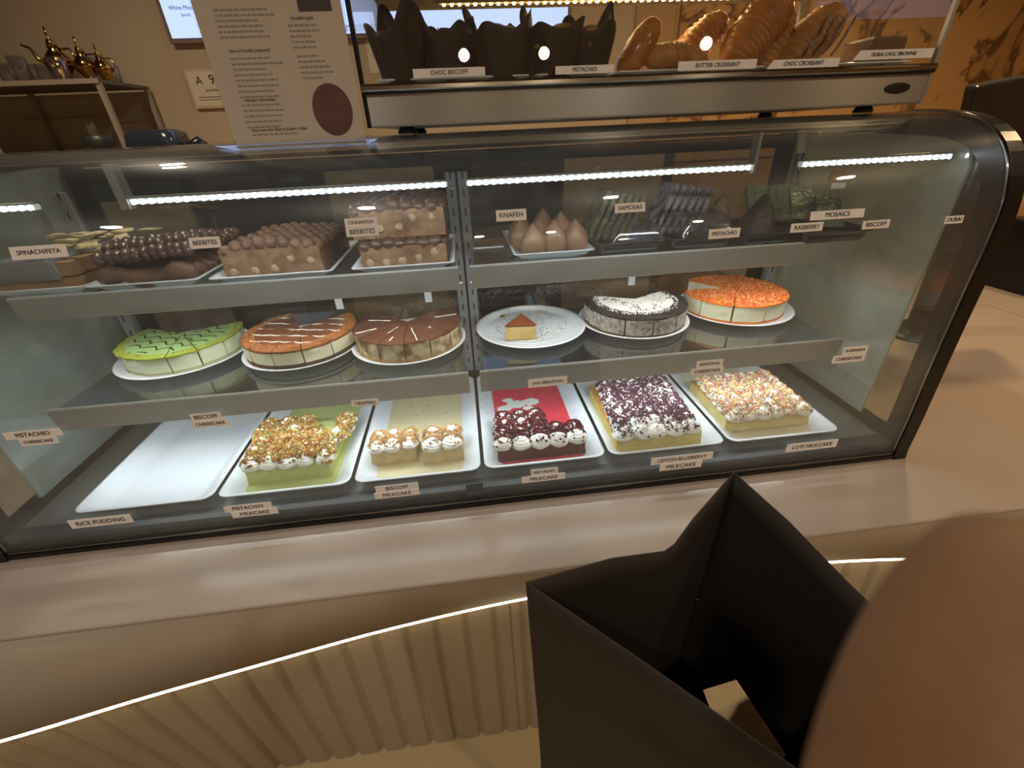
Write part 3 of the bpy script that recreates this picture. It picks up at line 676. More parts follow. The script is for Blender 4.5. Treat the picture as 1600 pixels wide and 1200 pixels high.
# green feathered icing: zigzag dark lines over pale green
def icing_lines():
    m = bpy.data.materials.new('green feathered icing'); m.use_nodes = True; nt = m.node_tree; N = nt.nodes.new; Lk = nt.links.new; bs = nt.nodes['Principled BSDF']; bs.inputs['Roughness'].default_value = 0.35
    tc = N('ShaderNodeTexCoord'); sp = N('ShaderNodeSeparateXYZ'); mp = N('ShaderNodeMapping'); mp.inputs['Rotation'].default_value = (0, 0, 0.35); Lk(tc.outputs['Object'], mp.inputs[0]); Lk(mp.outputs[0], sp.inputs[0])
    def ma(op, a, bb=None, c=None):
        n = N('ShaderNodeMath'); n.operation = op
        for i, v in enumerate((a, bb, c)):
            if v is None: continue
            if isinstance(v, (int, float)): n.inputs[i].default_value = v
            else: Lk(v, n.inputs[i])
        return n.outputs[0]
    tri = ma('PINGPONG', ma('DIVIDE', sp.outputs['X'], 0.023), 1.0)
    tri = ma('POWER', tri, 1.8)
    v = ma('ADD', ma('DIVIDE', sp.outputs['Y'], 0.025), ma('MULTIPLY', tri, 0.55))
    fr = ma('FRACT', ma('ADD', v, 20.0)); line = ma('LESS_THAN', fr, 0.17)
    # keep off the crumbly border
    ln = N('ShaderNodeVectorMath'); ln.operation = 'LENGTH'; Lk(tc.outputs['Object'], ln.inputs[0])
    inner = ma('LESS_THAN', ln.outputs['Value'], 0.113); line = ma('MULTIPLY', line, inner)
    no = N('ShaderNodeTexNoise'); no.inputs['Scale'].default_value = 55; Lk(tc.outputs['Object'], no.inputs['Vector'])
    edge = N('ShaderNodeMath'); edge.operation = 'GREATER_THAN'; Lk(ma('ADD', ln.outputs['Value'], ma('MULTIPLY', no.outputs['Fac'], 0.02)), edge.inputs[0]); edge.inputs[1].default_value = 0.133
    m1 = N('ShaderNodeMix'); m1.data_type = 'RGBA'; m1.inputs['A'].default_value = (*lin((152, 180, 116)), 1); m1.inputs['B'].default_value = (*lin((150, 160, 62)), 1); Lk(edge.outputs[0], m1.inputs['Factor'])
    m2 = N('ShaderNodeMix'); m2.data_type = 'RGBA'; m2.inputs['B'].default_value = (*lin((44, 20, 18)), 1); Lk(m1.outputs['Result'], m2.inputs['A']); Lk(line, m2.inputs['Factor']); Lk(m2.outputs['Result'], bs.inputs['Base Color'])
    return m
m_fill = M('cheesecake filling', (236, 230, 204), 0.5, var=(30, (224, 216, 184)), bump=(50, .25), sss=.1)
m_fillg = M('pale green white filling', (228, 232, 206), 0.5, var=(30, (216, 222, 190)), bump=(50, .25), sss=.1)
m_fillt = M('cream and coffee filling', (214, 196, 158), 0.6, var=(38, (120, 84, 48), .12), bump=(60, .4))
m_fillo = M('speckled cookie filling', (196, 186, 178), 0.6, var=(110, (128, 116, 110), .15), bump=(60, .3))
m_crustg = M('green biscuit crust', (176, 168, 128), 0.8); m_crustb = M('dark brown crust', (96, 62, 40), 0.8, var=(80, (60, 36, 22)))
m_crustl = M('light brown crust', (188, 150, 104), 0.8, var=(80, (150, 112, 70))); m_crustk = M('orange crust', (226, 130, 52), 0.8, var=(60, (200, 100, 40)))
m_caram = M('caramel spread', (134, 84, 50), 0.28, var=(24, (128, 72, 36)), coat=.3)
m_choc = M('milk chocolate top', (108, 66, 44), 0.36, var=(20, (92, 54, 36)))
m_dark = M('black cookie crumb top', (34, 27, 27), 0.8, bump=(150, .8)); m_kun = M('orange shredded top', (240, 118, 36), 0.6, var=(70, (250, 150, 60)), bump=(160, .9))
green_rim = [('rim_crumbs', M('yellow green rim crumbs', (150, 146, 56), .7), 420, .90, 1.0, .002, .005)]
cheesecake('pistachio_cheesecake', 'green cheesecake with dark feathered lines and yellow-green crumb rim', -0.690, 0.372, 0.1245, even(152, 388, 9), m_crustg, m_fillg, icing_lines(), hb=.006, hf=.040, ht=.006, drip=.035, rim=green_rim)
t = cheesecake('caramel_cheesecake', 'caramel brown cheesecake with orange crumb rim and white drizzled lines', -0.405, 0.345, 0.126, even(116, 401, 10), m_crustb, m_fill, m_caram, hb=.012, hf=.036, drip=.012, rim=[('rim_crumbs', M('orange brown crumbs', (166, 106, 56), .75), 2600, .80, 1.01, .002, .005)])
b = BM()
for k in range(5):
    for sgn in (0,):
        y = -0.085+k*0.036; pts = []
        for i in range(30):
            x = -0.1+0.2*i/29; yy = y-0.25*x+0.002*sin(i*1.3)
            ang = math.degrees(atan2(yy, x)) % 360
            ok = hypot(x, yy) < .112 and not (41 < ang < 116)
            if ok: pts.append((x, yy, .0470))
            if (not ok or i == 29) and len(pts) > 2: tube(b, pts, 0.0016, 6); pts = []
            elif not ok: pts = []
link('icing_drizzle', b, M('white icing', (244, 238, 228), .4), t, True, off=Vector((0, 0, 0)))
t = cheesecake('tiramisu_cheesecake', 'smooth chocolate brown cheesecake with cream lines between cut slices', -0.148, 0.327, 0.1245, even(140, 402, 10), m_crustl, m_fillt, m_choc, hb=.008, hf=.042, ht=.0045)
b = BM()
for ang, q0, q1 in ((285, .35, .98), (240, .3, .6), (205, .6, .98), (165, .35, .8), (318, .55, .62), (10, .5, .95), (255, .75, .9)):
    a = math.radians(ang); tube(b, [((q0+(q1-q0)*i/6)*.126*cos(a)+.001*sin(i*2), (q0+(q1-q0)*i/6)*.126*sin(a), .0490) for i in range(7)], 0.0012, 6)
link('cream_line', b, M('white icing', (244, 238, 228), .4), t, True, off=Vector((0, 0, 0)))
cheesecake('cookie_cheesecake', 'black and white cookies-and-cream cheesecake with its rear slices gone', 0.424, 0.345, 0.1245, even(152, 388, 8), m_crustb, m_fillo, m_dark, hb=.007, hf=.044,
           rim=[('white_flakes', c_white, 3600, 0.0, .84, .003, .008), ('cookie_crumbs', c_dark, 2200, .74, 1.01, .004, .009), ('stray_crumbs', c_dark, 160, 0, .8, .002, .004)])
cheesecake('kunafa_cheesecake', 'orange shredded-pastry topped cheesecake with one slice missing at the left', 0.706, 0.372, 0.1245, even(-190, 126, 9), m_crustk, m_fill, m_kun, hb=.006, hf=.044, drip=.02,
           rim=[('pastry_shreds', M('orange shreds', (206, 84, 26), .7), 3400, 0, 1.0, .003, .008), ('light_shreds', M('light orange shreds', (248, 186, 116), .6), 1500, 0, 1.0, .003, .007), ('green_bits', M('olive nut bits', (170, 146, 60), .7), 600, .1, .95, .003, .007)])
# almost empty plate: paper round, slice, crumbs
b = BM(); pts = [(0.150+.108*(1+.02*sin(5*a))*cos(a), 0.355+.1*sin(a)) for a in [2*pi*i/60 for i in range(60)]]
loft(b, [[(x, y, SZ+.0130) for x, y in pts], [(x, y, SZ+.0136+.0) for x, y in pts]]); tag(link('parchment_round', b, M('greaseproof paper', (222, 226, 232), .6, var=(9, (198, 200, 204), .2))), 'round greaseproof paper lying on the plate with one slice', 'paper')
z0 = SZ+.0140
t = thing('cake_slice_leftover', 'single small burnt-top cake slice left on the papered plate', 'cake slice', (0.118, 0.285, z0))
tri = [(0.082, 0.268), (0.155, 0.262), (0.128, 0.322)]
b = BM(); loft(b, [[(x, y, z) for x, y in tri] for z in (z0, z0+.012, z0+.024, z0+.036)]); link('filling', b, M('baked custard', (222, 196, 132), .55, var=(30, (196, 158, 88)), bump=(60, .3)), t, bevel=.003)
b = BM(); loft(b, [[(0.118+(x-.118)*1.06, .285+(y-.285)*1.06, z+(.006 if y > .3 else 0)) for x, y in tri] for z in (z0+.0362, z0+.0405)]); link('burnt_top', b, M('burnt brown top', (128, 66, 30), .4, var=(30, (96, 44, 20))), t, bevel=.002)
b = BM(); rnd = random.Random(8); pts = []
for i in range(330):
    a = rnd.uniform(0, 2*pi); q = .1*math.sqrt(rnd.random()); pts.append((.15+q*cos(a), .355+.95*q*sin(a), SZ+.0146))
chips(b, pts, .001, .004, rnd); tag(link('plate_crumbs', b, M('plate crumbs', (150, 136, 110), .8)), 'scattered grey-brown crumbs on the nearly empty plate', 'crumbs', kind='stuff')
for (x, y) in ((0.095, .425), (.20, .43)):
    b = BM(); blob(b, (x, y, SZ+.0165), (.012, .008, .004), 2, .3, 40, x); tag(link('cream_dab', b, M('greenish cream dab', (196, 192, 140), .6, var=(90, (90, 76, 40), .1))), 'small cream dab at the back of the plate, %s' % ('left one' if x < .15 else 'right one'), 'cream')
#@@PART2
# ================================================================== PRICE / NAME LABELS ON THE FRONT GLASS
def glass_label(lines, px0, px1, py0, py1, desc, tilt=0.0, stagger=()):
    """printed label strips stuck on the outside of the front glass"""
    c = at((px0+px1)/2, (py0+py1)/2, y=0.02); y0 = gy(c.z)
    A = at(px0, (py0+py1)/2, y=y0); B = at(px1, (py0+py1)/2, y=y0); T = at((px0+px1)/2, py0, y=y0); U = at((px0+px1)/2, py1, y=y0)
    n = len(lines); w = B.x-A.x; h = (T.z-U.z); mid = Vector(((A.x+B.x)/2, 0, (T.z+U.z)/2))
    sl = (gy(mid.z+.01)-gy(mid.z-.01))/.02; uy = Vector((0, sl, 1)).normalized(); nrm = Vector((0, -1, sl)).normalized()
    ux = Vector((cos(tilt), 0, sin(tilt)))
    ctr0 = Vector((mid.x, gy(mid.z), mid.z))+nrm*0.0012
    t = thing('product_label', desc, 'label', ctr0, 'printed name labels on the front glass')
    for i, s in enumerate(lines):
        ww, dx = (stagger[i] if i < len(stagger) else (1.0, 0.0))
        hh = h/n; cc = ctr0+uy*(h/2-hh*(i+.5))+ux*(dx*w)
        b = BM(); obox(b, cc, ux*(w*ww/2), nrm*0.0003, uy*(hh/2*0.97)); st = link('paper_strip', b, m_paperW, t)
        tb = fit_text(s, w*ww*0.78, hh*0.52, cc+nrm*0.00075, ux, uy); link('lettering', tb, m_ink, st)
GL = [(['SPINACH/FETA'], 17, 108, 383, 404, 'label reading SPINACH/FETA before the wrapped pastry at the far left'), (['BEEBITES'], 297, 346, 370, 388, 'label reading BEEBITES before the brown pull-apart bread'),
      (['CINNAMON', 'BEEBITES'], 540, 591, 340, 369, 'two-line label reading CINNAMON BEEBITES before the stacked loaves'), (['KNAFEH'], 775, 822, 327, 345, 'label reading KNAFEH before the pointed dumplings'),
      (['SAMOSAS'], 960, 1007, 317, 332, 'label reading SAMOSAS before the first black container'), (['PISTACHIO'], 1107, 1155, 357, 372, 'label reading PISTACHIO before the dark mound'),
      (['RASBERRY'], 1235, 1284, 348, 362, 'label reading RASBERRY low in front of the green slabs'), (['MOSAICS'], 1266, 1348, 328, 342, 'wide label reading MOSAICS under the round cookie'),
      (['BISCOFF'], 1347, 1388, 344, 357, 'small single label right of the last black container, below MOSAICS'), (['DUBAI'], 1476, 1503, 337, 349, 'smallest label reading DUBAI beside the right end frame')]
for ln, a, c, d, e, lab in GL: glass_label(ln, a, c, d, e, lab)
glass_label(['PISTACHIO', 'CHEESECAKE'], 8, 103, 672, 695, 'two-line PISTACHIO CHEESECAKE label left of the middle shelf rail', stagger=((1, 0), (.66, .02)))
glass_label(['BISCOFF', 'CHEESECAKE'], 294, 355, 645, 667, 'two-line cheesecake label on the left half of the middle rail', stagger=((.8, .0), (1, .04)))
glass_label(['TIRAMISU'], 549, 592, 624, 634, 'small label reading TIRAMISU under the chocolate brown cheesecake')
glass_label(['SAN SEBASTIAN'], 825, 886, 590, 603, 'label reading SAN SEBASTIAN above the red milk cake')
glass_label(['SEASONAL', 'CHEESECAKE'], 1080, 1130, 563, 584, 'two-line SEASONAL CHEESECAKE label above the confetti cake', stagger=((.8, 0.05), (1, 0)))
glass_label(['KUNNAFA', 'CHEESECAKE'], 1303, 1352, 542, 565, 'two-line KUNNAFA CHEESECAKE label at the right end of the middle rail', stagger=((.75, .12), (1, 0)))
glass_label(['RICE PUDDING'], 105, 210, 808, 821, 'long narrow label under the empty white tray')
glass_label(['PISTACHIO', 'MILKCAKE'], 350, 434, 787, 806, 'two-line PISTACHIO MILKCAKE label low on the glass', stagger=((.92, -.03), (.9, .05)))
glass_label(['BISCOFF', 'MILKCAKE'], 583, 655, 757, 776, 'two-line MILKCAKE label below the beige cake squares', stagger=((.95, .03), (1, 0)))
glass_label(['RED VELVET', 'MILKCAKE'], 815, 883, 732, 751, 'two-line RED VELVET MILKCAKE label low on the glass', stagger=((.62, 0.02), (1, 0)))
glass_label(['LEMON-BLUEBERRY', 'MILKCAKE'], 1017, 1111, 711, 732, 'two-line LEMON-BLUEBERRY MILKCAKE label low on the glass', stagger=((1, 0), (.68, .0)))
glass_label(['LOTI MILKCAKE'], 1230, 1306, 690, 702, 'narrow one-line MILKCAKE label at the lower right')
# clear tape strip at the middle of the sill
b = BM(); obox(b, (-0.021, gy(.03)-0.0014, .047), (.018, 0, 0), (0, .0003, 0), (0, 0.0006, .016)); tag(link('tape_strip', b, M('grey film tape', (84, 88, 94), .3)), 'grey translucent tape strip low on the middle of the glass', 'tape')

# ================================================================== UPPER SHELF
UZ = 0.4523
def utray(name, cx, w, y0, l, lab, h=0.018, mat=m_white, ins=(.022, .02), grp='small white trays on the top shelf', rc=.01):
    o = link(name, tray_mesh('t', w, l, 0, h, inset=ins, rc=rc, floor=.003), mat, None, True); o.location = (cx, y0+l/2, UZ); tag(o, lab, 'tray', grp); return o
utray('serving_tray', -0.812, .19, .215, .26, 'small white tray under the wrapped flaky pastry at the left end')
utray('serving_tray', -0.613, .205, .208, .27, 'small white tray under the dark brown pull-apart bread')
utray('serving_tray', -0.373, .235, .203, .28, 'small white tray under the bubbly topped loaf')
utray('serving_tray', -0.119, .205, .203, .28, 'small white tray under the two stacked cinnamon loaves')
utray('serving_tray', 0.192, .175, .225, .26, 'small white tray of pointed dumplings right of the middle upright', ins=(.016, .016))
m_crust = M('baked brown crust', (126, 92, 70), .5, var=(26, (98, 66, 48)), bump=(70, .4))
m_crustd = M('dark glazed crust', (98, 70, 58), .38, var=(26, (72, 48, 38)), bump=(70, .4), coat=.2)
m_crumb = M('cut bread face', (160, 126, 94), .75, var=(34, (122, 88, 62), .15), bump=(60, .8))
m_phyllo = M('flaky golden pastry', (168, 134, 92), .6, var=(22, (132, 92, 54)), bump=(50, .8))
m_cheese = M('cream cheese cubes', (182, 156, 122), .6)
m_film = glass('cling film', (0.80, 0.80, 0.82), 0.12, 3.0, rough=.2, haze=.42, hazecol=(.50, .56, .68))

def loaf(name, label, x0, x1, y0, y1, z0, h, mt_top, seed, bump_r=.017, cubes=5, cat='bread', grp=None):
    t = thing(name, label, cat, ((x0+x1)/2, (y0+y1)/2, z0), grp); rnd = random.Random(seed)
    b = BM(); nx, ny = 22, 20
    def zt(u, v): return h*(0.80+.20*sin(pi*min(max(u, 0), 1))**.6)*(1-.12*v)+.004*noise.noise(Vector((u*5+seed, v*5, 0)))
    rings = []
    for j in range(ny+1):
        v = j/ny; y = y0+(y1-y0)*v; ring = []
        prof = [(0, 0), (0, .45), (.015, .8), (.06, .96)]+[(i/10, 1) for i in range(1, 10)]+[(.94, .96), (.985, .8), (1, .45), (1, 0)]
        for u, q in prof: ring.append((x0+(x1-x0)*u+.003*noise.noise(Vector((y*40, q*3, seed+u))), y+.002*noise.noise(Vector((u*9, q*7, seed))), z0+zt(u, v)*q))
        rings.append(ring)
    loft(b, rings); link('crust', b, mt_top, t, True)
    b = BM(); n = int((x1-x0)/bump_r/1.25); m = int((y1-y0)/bump_r/1.15)
    for j in range(m):
        for i in range(n):
            u = (i+.5+(.5 if j % 2 else 0))/(n+.5); v = (j+.3)/m
            x = x0+(x1-x0)*u; y = y0+(y1-y0)*v
            blob(b, (x, y+.002, z0+zt(u, v)-.001), (bump_r*.78, bump_r*.8, bump_r*rnd.uniform(.5, .8)), 2, .08, 40, rnd.random()*9, Matrix.Rotation(.45, 3, 'X'))
    link('domed_buns', b, mt_top, t, True)
    b = BM(); sponge(b, x0+.002, x1-.002, y0-.003, y0+.004, z0+.001, z0+h*.86, seed, 0.0); f = link('cut_face', b, m_crumb, t)
    for k in range(cubes):
        x = x0+(x1-x0)*(k+.6)/(cubes+.3)+rnd.uniform(-.004, .004); z = z0+h*rnd.uniform(.25, .6); b = BM(); blob(b, (x, y0-.003, z), (.008, .003, .008), 2, .25, 50, k); link('filling_lump', b, m_cheese, t, True)
    return t
loaf('pull_apart_bread', 'bubbly topped pull-apart loaf with pale cut front, third from the left on the top shelf', -.468, -.277, .232, .46, UZ+.004, .066, m_crust, 4)
loaf('cinnamon_loaf', 'lower cinnamon pull-apart loaf beside the slotted upright', -.205, -.03, .235, .45, UZ+.004, .052, m_crustd, 7, .019, 5, grp='stacked cinnamon loaves')
loaf('cinnamon_loaf', 'upper cinnamon pull-apart loaf stacked on the other', -.215, -.028, .25, .45, UZ+.062, .062, m_crustd, 9, .021, 5, grp='stacked cinnamon loaves')
# dark brown bread: broken, twisted pieces in two heaps
t = thing('pull_apart_bread', 'dark brown twisted pull-apart bread behind the BEEBITES label', 'bread', (-.61, .33, UZ))
b = BM(); rnd = random.Random(21)
for k in range(6):
    y = .235+.036*k; pts = [(-.70+.18*i/10, y+.004*sin(i*1.1+k), UZ+.024+.006*sin(i*.9+k)) for i in range(11)]
    tube(b, pts, [.020*(.8+.2*sin(i*1.7+k)) if 0 < i < 10 else .010 for i in range(11)], 12)
link('bread_base', b, m_crust, t, True)
b = BM()
for k in range(7):
    for i in range(11):
        blob(b, (-.69+.0165*i, .25+.032*k+rnd.uniform(-.004, .004), UZ+.058+.012*sin(k*.9)+.010*i/10), (.013, .020, .012), 2, .18, 50, k*3+i, Matrix.Rotation(.5, 3, 'Z') @ Matrix.Rotation(.4, 3, 'X'))
link('bread_crust', b, m_crustd, t, True)
# wrapped flaky pastry, left end
t = thing('flaky_pastry', 'stack of flaky spinach pastry slabs wrapped in bluish film at the far left', 'pastry', (-.81, .33, UZ))
for nm, mt, y0, y1, z0, z1, x0, x1 in (('pastry_slab', m_phyllo, .235, .45, .004, .030, -.885, -.735), ('pastry_slab', m_phyllo, .24, .45, .033, .058, -.88, -.74)):
    b = BM(); sponge(b, x0, x1, y0, y1, UZ+z0, UZ+z1, z0*100, .006); link(nm, b, mt, t)
b = BM(); sponge(b, -.882, -.765, .232, .44, UZ+.028, UZ+.066, 5, .012); link('film_wrap', b, m_film, t, True)
b = BM()
for k in range(26): blob(b, (rnd.uniform(-.87, -.70), rnd.uniform(.27, .45), UZ+.07+rnd.uniform(0, .014)), (rnd.uniform(.012, .026), rnd.uniform(.008, .016), .0035), 2, .3, 60, k, Matrix.Rotation(rnd.uniform(-.5, .5), 3, 'X'))
link('phyllo_flakes', b, M('pale phyllo flakes', (214, 196, 150), .6, bump=(60, .6)), t, True)

# pointed dumplings
m_dough = M('pale fried dough', (156, 120, 92), .42, var=(18, (132, 96, 68)), bump=(30, .3), coat=.15)
dp = None
for i, (x, y, s) in enumerate([(.150, .262, 1.0), (.197, .268, .98), (.243, .272, 1.02), (.130, .318, .92), (.176, .326, 1.0), (.224, .33, 1.05), (.140, .385, 1.0), (.195, .39, 1.04)]):
    if dp is None:
        b = BM(); lathe(b, [(.012, 0), (.022, .004), (.0275, .016), (.0280, .030), (.0235, .044), (.0150, .056), (.0065, .066), (.0012, .073)], n=36, fn=lambda a, t_, r: 1+.10*cos(3*a+.6)*t_+.035*cos(7*a)*(1-t_))
        dp = link('dumpling', b, m_dough, None, True); o = dp
    else: o = dp.copy(); COL.objects.link(o)
    o.location = (x, y, UZ+.0035); o.scale = (s, s, s*(1.0 if i % 2 else .93)); o.rotation_euler = (0, 0, i*1.3)
    tag(o, 'pointed pale fried dumpling, ' + ['front left by the tray edge', 'front middle', 'front right', 'second row left', 'second row middle', 'second row right', 'back row left', 'back row right'][i], 'dumpling', 'pointed dumplings on the white tray')

# black containers with clear lids, leaning slices
m_blackp = M('glossy black plastic', (20, 19, 21), .18, coat=.4)
def container(cx, w, y0, l, lab, h=.03):
    t = thing('takeaway_container', lab, 'food container', (cx, y0+l/2, UZ), 'black based food containers on the top shelf')
    b = tray_mesh('c', w, l, 0, h, inset=(.014, .014), rc=.014, floor=.003); bmesh.ops.translate(b, verts=b.verts, vec=(cx, y0+l/2, UZ)); link('tray_base', b, m_blackp, t, True)
    return t
def lid(t, cx, w, y0, l, h0, h1):
    b = BM(); z = UZ
    R_ = [rrect(cx, y0+l/2, w-.004, l-.004, .012, z+h0), rrect(cx, y0+l/2, w-.012, l-.012, .012, z+h0+.012), rrect(cx, y0+l/2, w-.03, l-.04, .012, z+h1-.006), rrect(cx, y0+l/2, w-.045, l-.055, .012, z+h1)]
    loft(b, R_, cap0=False); o = link('clear_lid', b, m_plastic, t, True)
def slab(name, lab, c, w, h, th, lean, yaw, mt, grp, mt2=None, cat='pastry'):
    m3 = Matrix.Rotation(yaw, 3, 'Z') @ Matrix.Rotation(lean, 3, 'Y')
    ax = m3 @ Vector((th/2, 0, 0)); ay = m3 @ Vector((0, w/2, 0)); az = m3 @ Vector((0, 0, h/2))
    b = BM(); bb = bmesh.new(); sponge(bb, -th/2, th/2, -w/2, w/2, -h/2, h/2, c[0]*99, .001)
    bmesh.ops.transform(bb, matrix=m3.to_4x4(), verts=bb.verts); bmesh.ops.translate(bb, verts=bb.verts, vec=c)
    o = link(name, bb, mt, None, False, off=Vector(c)); b.free(); tag(o, lab, cat, grp); return o
m_sam = M('green flecked brown pastry', (112, 108, 78), .5, var=(60, (58, 56, 44), .15), bump=(60, .5)); m_mos = M('dark chocolate mosaic', (38, 30, 32), .3, var=(50, (150, 140, 144), .1), bump=(60, .4), coat=.3)
t = container(.352, .150, .212, .19, 'black based container with clear lid holding green flecked slices'); lid(t, .366, .118, .215, .15, .03, .062)
for i in range(6):
    slab('pastry_slice', 'green flecked pastry slice leaning in the first black container, ' + ['leftmost', 'second from the left', 'third from the left', 'fourth from the left', 'fifth from the left', 'rightmost'][i], (.300+.018*i, .325+.004*i, UZ+.070-.002*i), .06, .11-.004*i, .011, .42, .1, m_sam, 'leaning slices in the first black container')
t = container(.507, .150, .212, .19, 'black based container with clear lid holding chocolate mosaic slices'); lid(t, .520, .128, .215, .15, .03, .070)
for i in range(6):
    slab('mosaic_slice', 'dark chocolate mosaic slice leaning in the second black container, ' + ['leftmost', 'second from the left', 'third from the left', 'fourth from the left', 'fifth from the left', 'rightmost'][i], (.452+.019*i, .33+.003*i, UZ+.074-.002*i), .06, .11-.003*i, .011, .42, .1, m_mos, 'leaning slices in the second black container')
# dark mound container
container(.652, .118, .205, .18, 'low black container holding the dark brown mound')
b = BM(); rings = []
cx, cy = .655, .275
for k in range(9):
    q = k/8; s = (1-q)**.8
    rings.append([(cx+.012*q+(.045*s+.004)*(1 if abs(cos(a)) > .6 else .9)*cos(a)*(1+.1*noise.noise(Vector((cos(a)*2, sin(a)*2, q*3)))), cy+(.055*s+.004)*sin(a), UZ+.006+.092*q) for a in [2*pi*i/24 for i in range(24)]])
loft(b, rings); tag(link('chocolate_mound', b, M('dark brown chocolate', (72, 50, 40), .45, var=(50, (48, 32, 26)), bump=(90, .7)), None, True, off=Vector((cx, cy, UZ))), 'dark brown peaked mound behind the PISTACHIO label on the top shelf', 'dessert')
b = BM(); rings = []
cx, cy = .600, .345
for k in range(7):
    q = k/6; s = (1-q)**.7
    rings.append([(cx+.01*q+(.034*s+.004)*cos(a), cy+(.035*s+.004)*sin(a), UZ+.005+.088*q+.005*noise.noise(Vector((a, q*4, 1)))) for a in [2*pi*i/20 for i in range(20)]])
loft(b, rings); tag(link('chocolate_mound', b, M('dark nutty chocolate', (84, 58, 46), .5, var=(70, (130, 100, 70), .12), bump=(90, .7)), None, True, off=Vector((cx, cy, UZ))), 'smaller nut flecked dark mound behind the peaked one', 'dessert')
# green foil like slabs
m_gfoil = M('wrinkled green wrap', (122, 136, 112), .26, .25, var=(70, (92, 104, 84), .15), bump=(120, .9))
container(.792, .165, .185, .19, 'low black container at the right end holding green slabs')
for i, (x, y, h, w) in enumerate([(.700, .345, .088, .055), (.742, .325, .090, .062), (.784, .312, .088, .062), (.822, .270, .080, .05)]):
    m3 = Matrix.Rotation(-.25, 3, 'Z') @ Matrix.Rotation(-.75, 3, 'X')
    b = BM(); bb = bmesh.new(); sponge(bb, -.026, .026, -.007, .007, -h/2, h/2, i*7, .002); bmesh.ops.transform(bb, matrix=m3.to_4x4() @ Matrix.Shear('XZ', 4, (0.55, 0)) if False else m3.to_4x4(), verts=bb.verts)
    bmesh.ops.translate(bb, verts=bb.verts, vec=(x, y, UZ+.062+(.006 if i < 3 else -.01))); b.free()
    tag(link('wrapped_slab', bb, m_gfoil, None, False, off=Vector((x, y, UZ+.06))), 'green wrinkled slab leaning back near the right end, ' + ['leftmost', 'second from the left', 'third from the left', 'rightmost and lowest'][i], 'dessert', 'green slabs at the right end of the top shelf')
b = BM(); n = 30
pts = [(.0205*cos(a), .0205*sin(a)) for a in [pi*i/n*1.12-.19 for i in range(n+1)]]
loft(b, [[(.838+x, yy, UZ+.118+z) for x, z in pts] for yy in (.285, .297)])
bmesh.ops.recalc_face_normals(b, faces=b.faces); tag(link('round_biscuit', b, M('brown biscuit', (132, 96, 52), .6, bump=(60, .4)), None, off=Vector((.838, .29, UZ+.118)), bevel=.002), 'brown half round biscuit standing at the top right of the shelf', 'biscuit')
b = BM(); obox(b, (.838, .283, UZ+.105), (.017, 0, 0), (0, .0004, 0), (0, 0, .006)); tag(link('card_tag', b, m_paperW), 'small blank cream card under the half round biscuit', 'card')

# ================================================================== SMALL WARMING CASE ON TOP
SX0, SX1, SY0, SY1, SB = -0.137, 0.882, 0.200, 0.60, 0.7045
sc = thing('countertop_pastry_case', 'small steel based glass pastry case standing on top of the large case', 'display case', ((SX0+SX1)/2, (SY0+SY1)/2, 0.6935))
b = BM(); box(b, SX0+.002, SX1-.002, SY0, SY1, SB, .7535); link('steel_base', b, m_steel, sc, bevel=.003)
b = BM(); prof = [(SY0-.004, .7535), (SY0-.007, .757), (SY0-.007, .762), (SY0-.004, .7655), (SY0+.02, .7655), (SY0+.02, .7535)]
loft(b, [[(x, y, z) for y, z in prof] for x in (SX0, SX1)]); bmesh.ops.recalc_face_normals(b, faces=b.faces); link('rolled_lip', b, m_steel2, sc)
b = BM(); box(b, SX0+.001, SX1-.001, SY0-.0055, SY0-.001, .7515, .7537); link('black_seal', b, m_black, sc)
b = BM(); box(b, SX0+.004, SX1-.004, SY0+.02, SY1, .7535, .7615); link('case_floor', b, m_steel, sc)
b = BM(); box(b, SX0+.004, SX1-.004, SY0+.003, SY0+.008, .7655, .945); link('front_glass', b, m_caseglass, sc)
for x in (SX0, SX1-.005):
    b = BM(); box(b, x, x+.005, SY0+.01, SY1, .7535, .945); link('side_glass', b, m_caseglass, sc)
for x in (SX0-.002, SX1-.005): 
    b = BM(); box(b, x, x+.007, SY0-.001, SY0+.007, SB, .95); link('corner_seal', b, m_black if x < 0 else m_steel, sc)
b = BM(); box(b, SX0-.002, SX1+.002, SY0, SY1, .945, .965); link('steel_top', b, m_steel, sc)
b = BM(); box(b, SX0, SX1, SY1-.012, SY1, .931, .945); box(b, SX0, SX0+.02, SY1-.012, SY1, .7535, .931); box(b, SX1-.02, SX1, SY1-.012, SY1, .7535, .931); link('rear_frame', b, M('beige steel frame', (168, 148, 116), .5), sc)
b = BM(); box(b, .0, .76, .374, .390, .898, .9025); st = link('led_strip', b, M('dim warm strip', (210, 180, 120), .5), sc)
b = BM(); box(b, -.01, .77, .37, .394, .9025, .945); link('strip_holder', b, m_frame, sc)
m_wb = M('warm led bead', (255, 230, 170), .3, emit=((1.0, 0.78, 0.38), 16.0)); proto = None
for i in range(52):
    if proto is None: b = BM(); box(b, .006, .011, .379, .385, .8955, .8978); proto = link('led_bead', b, m_wb, st)
    else: c = proto.copy(); COL.objects.link(c); c.parent = st; c.location = (.0146*i, 0, 0)
for x, y in ((SX0+.06, SY0+.04), (SX1-.08, SY0+.04), (SX0+.06, SY1-.05), (SX1-.08, SY1-.05)):
    b = BM(); lathe(b, [(.016, .6935), (.017, .697), (.013, .7045)], x, y, 20); link('foot', b, m_black, sc, True)
b = BM(); rings = [[(.822+.0255*cos(a)*s, SY0-.0008-.0012*(1-s), .730+.0085*sin(a)*s) for a in [2*pi*i/28 for i in range(28)]] for s in (1, .8)]
loft(b, rings); bmesh.ops.recalc_face_normals(b, faces=b.faces); link('oval_badge', b, M('dark oval badge', (70, 62, 52), .3, .6), sc, True)
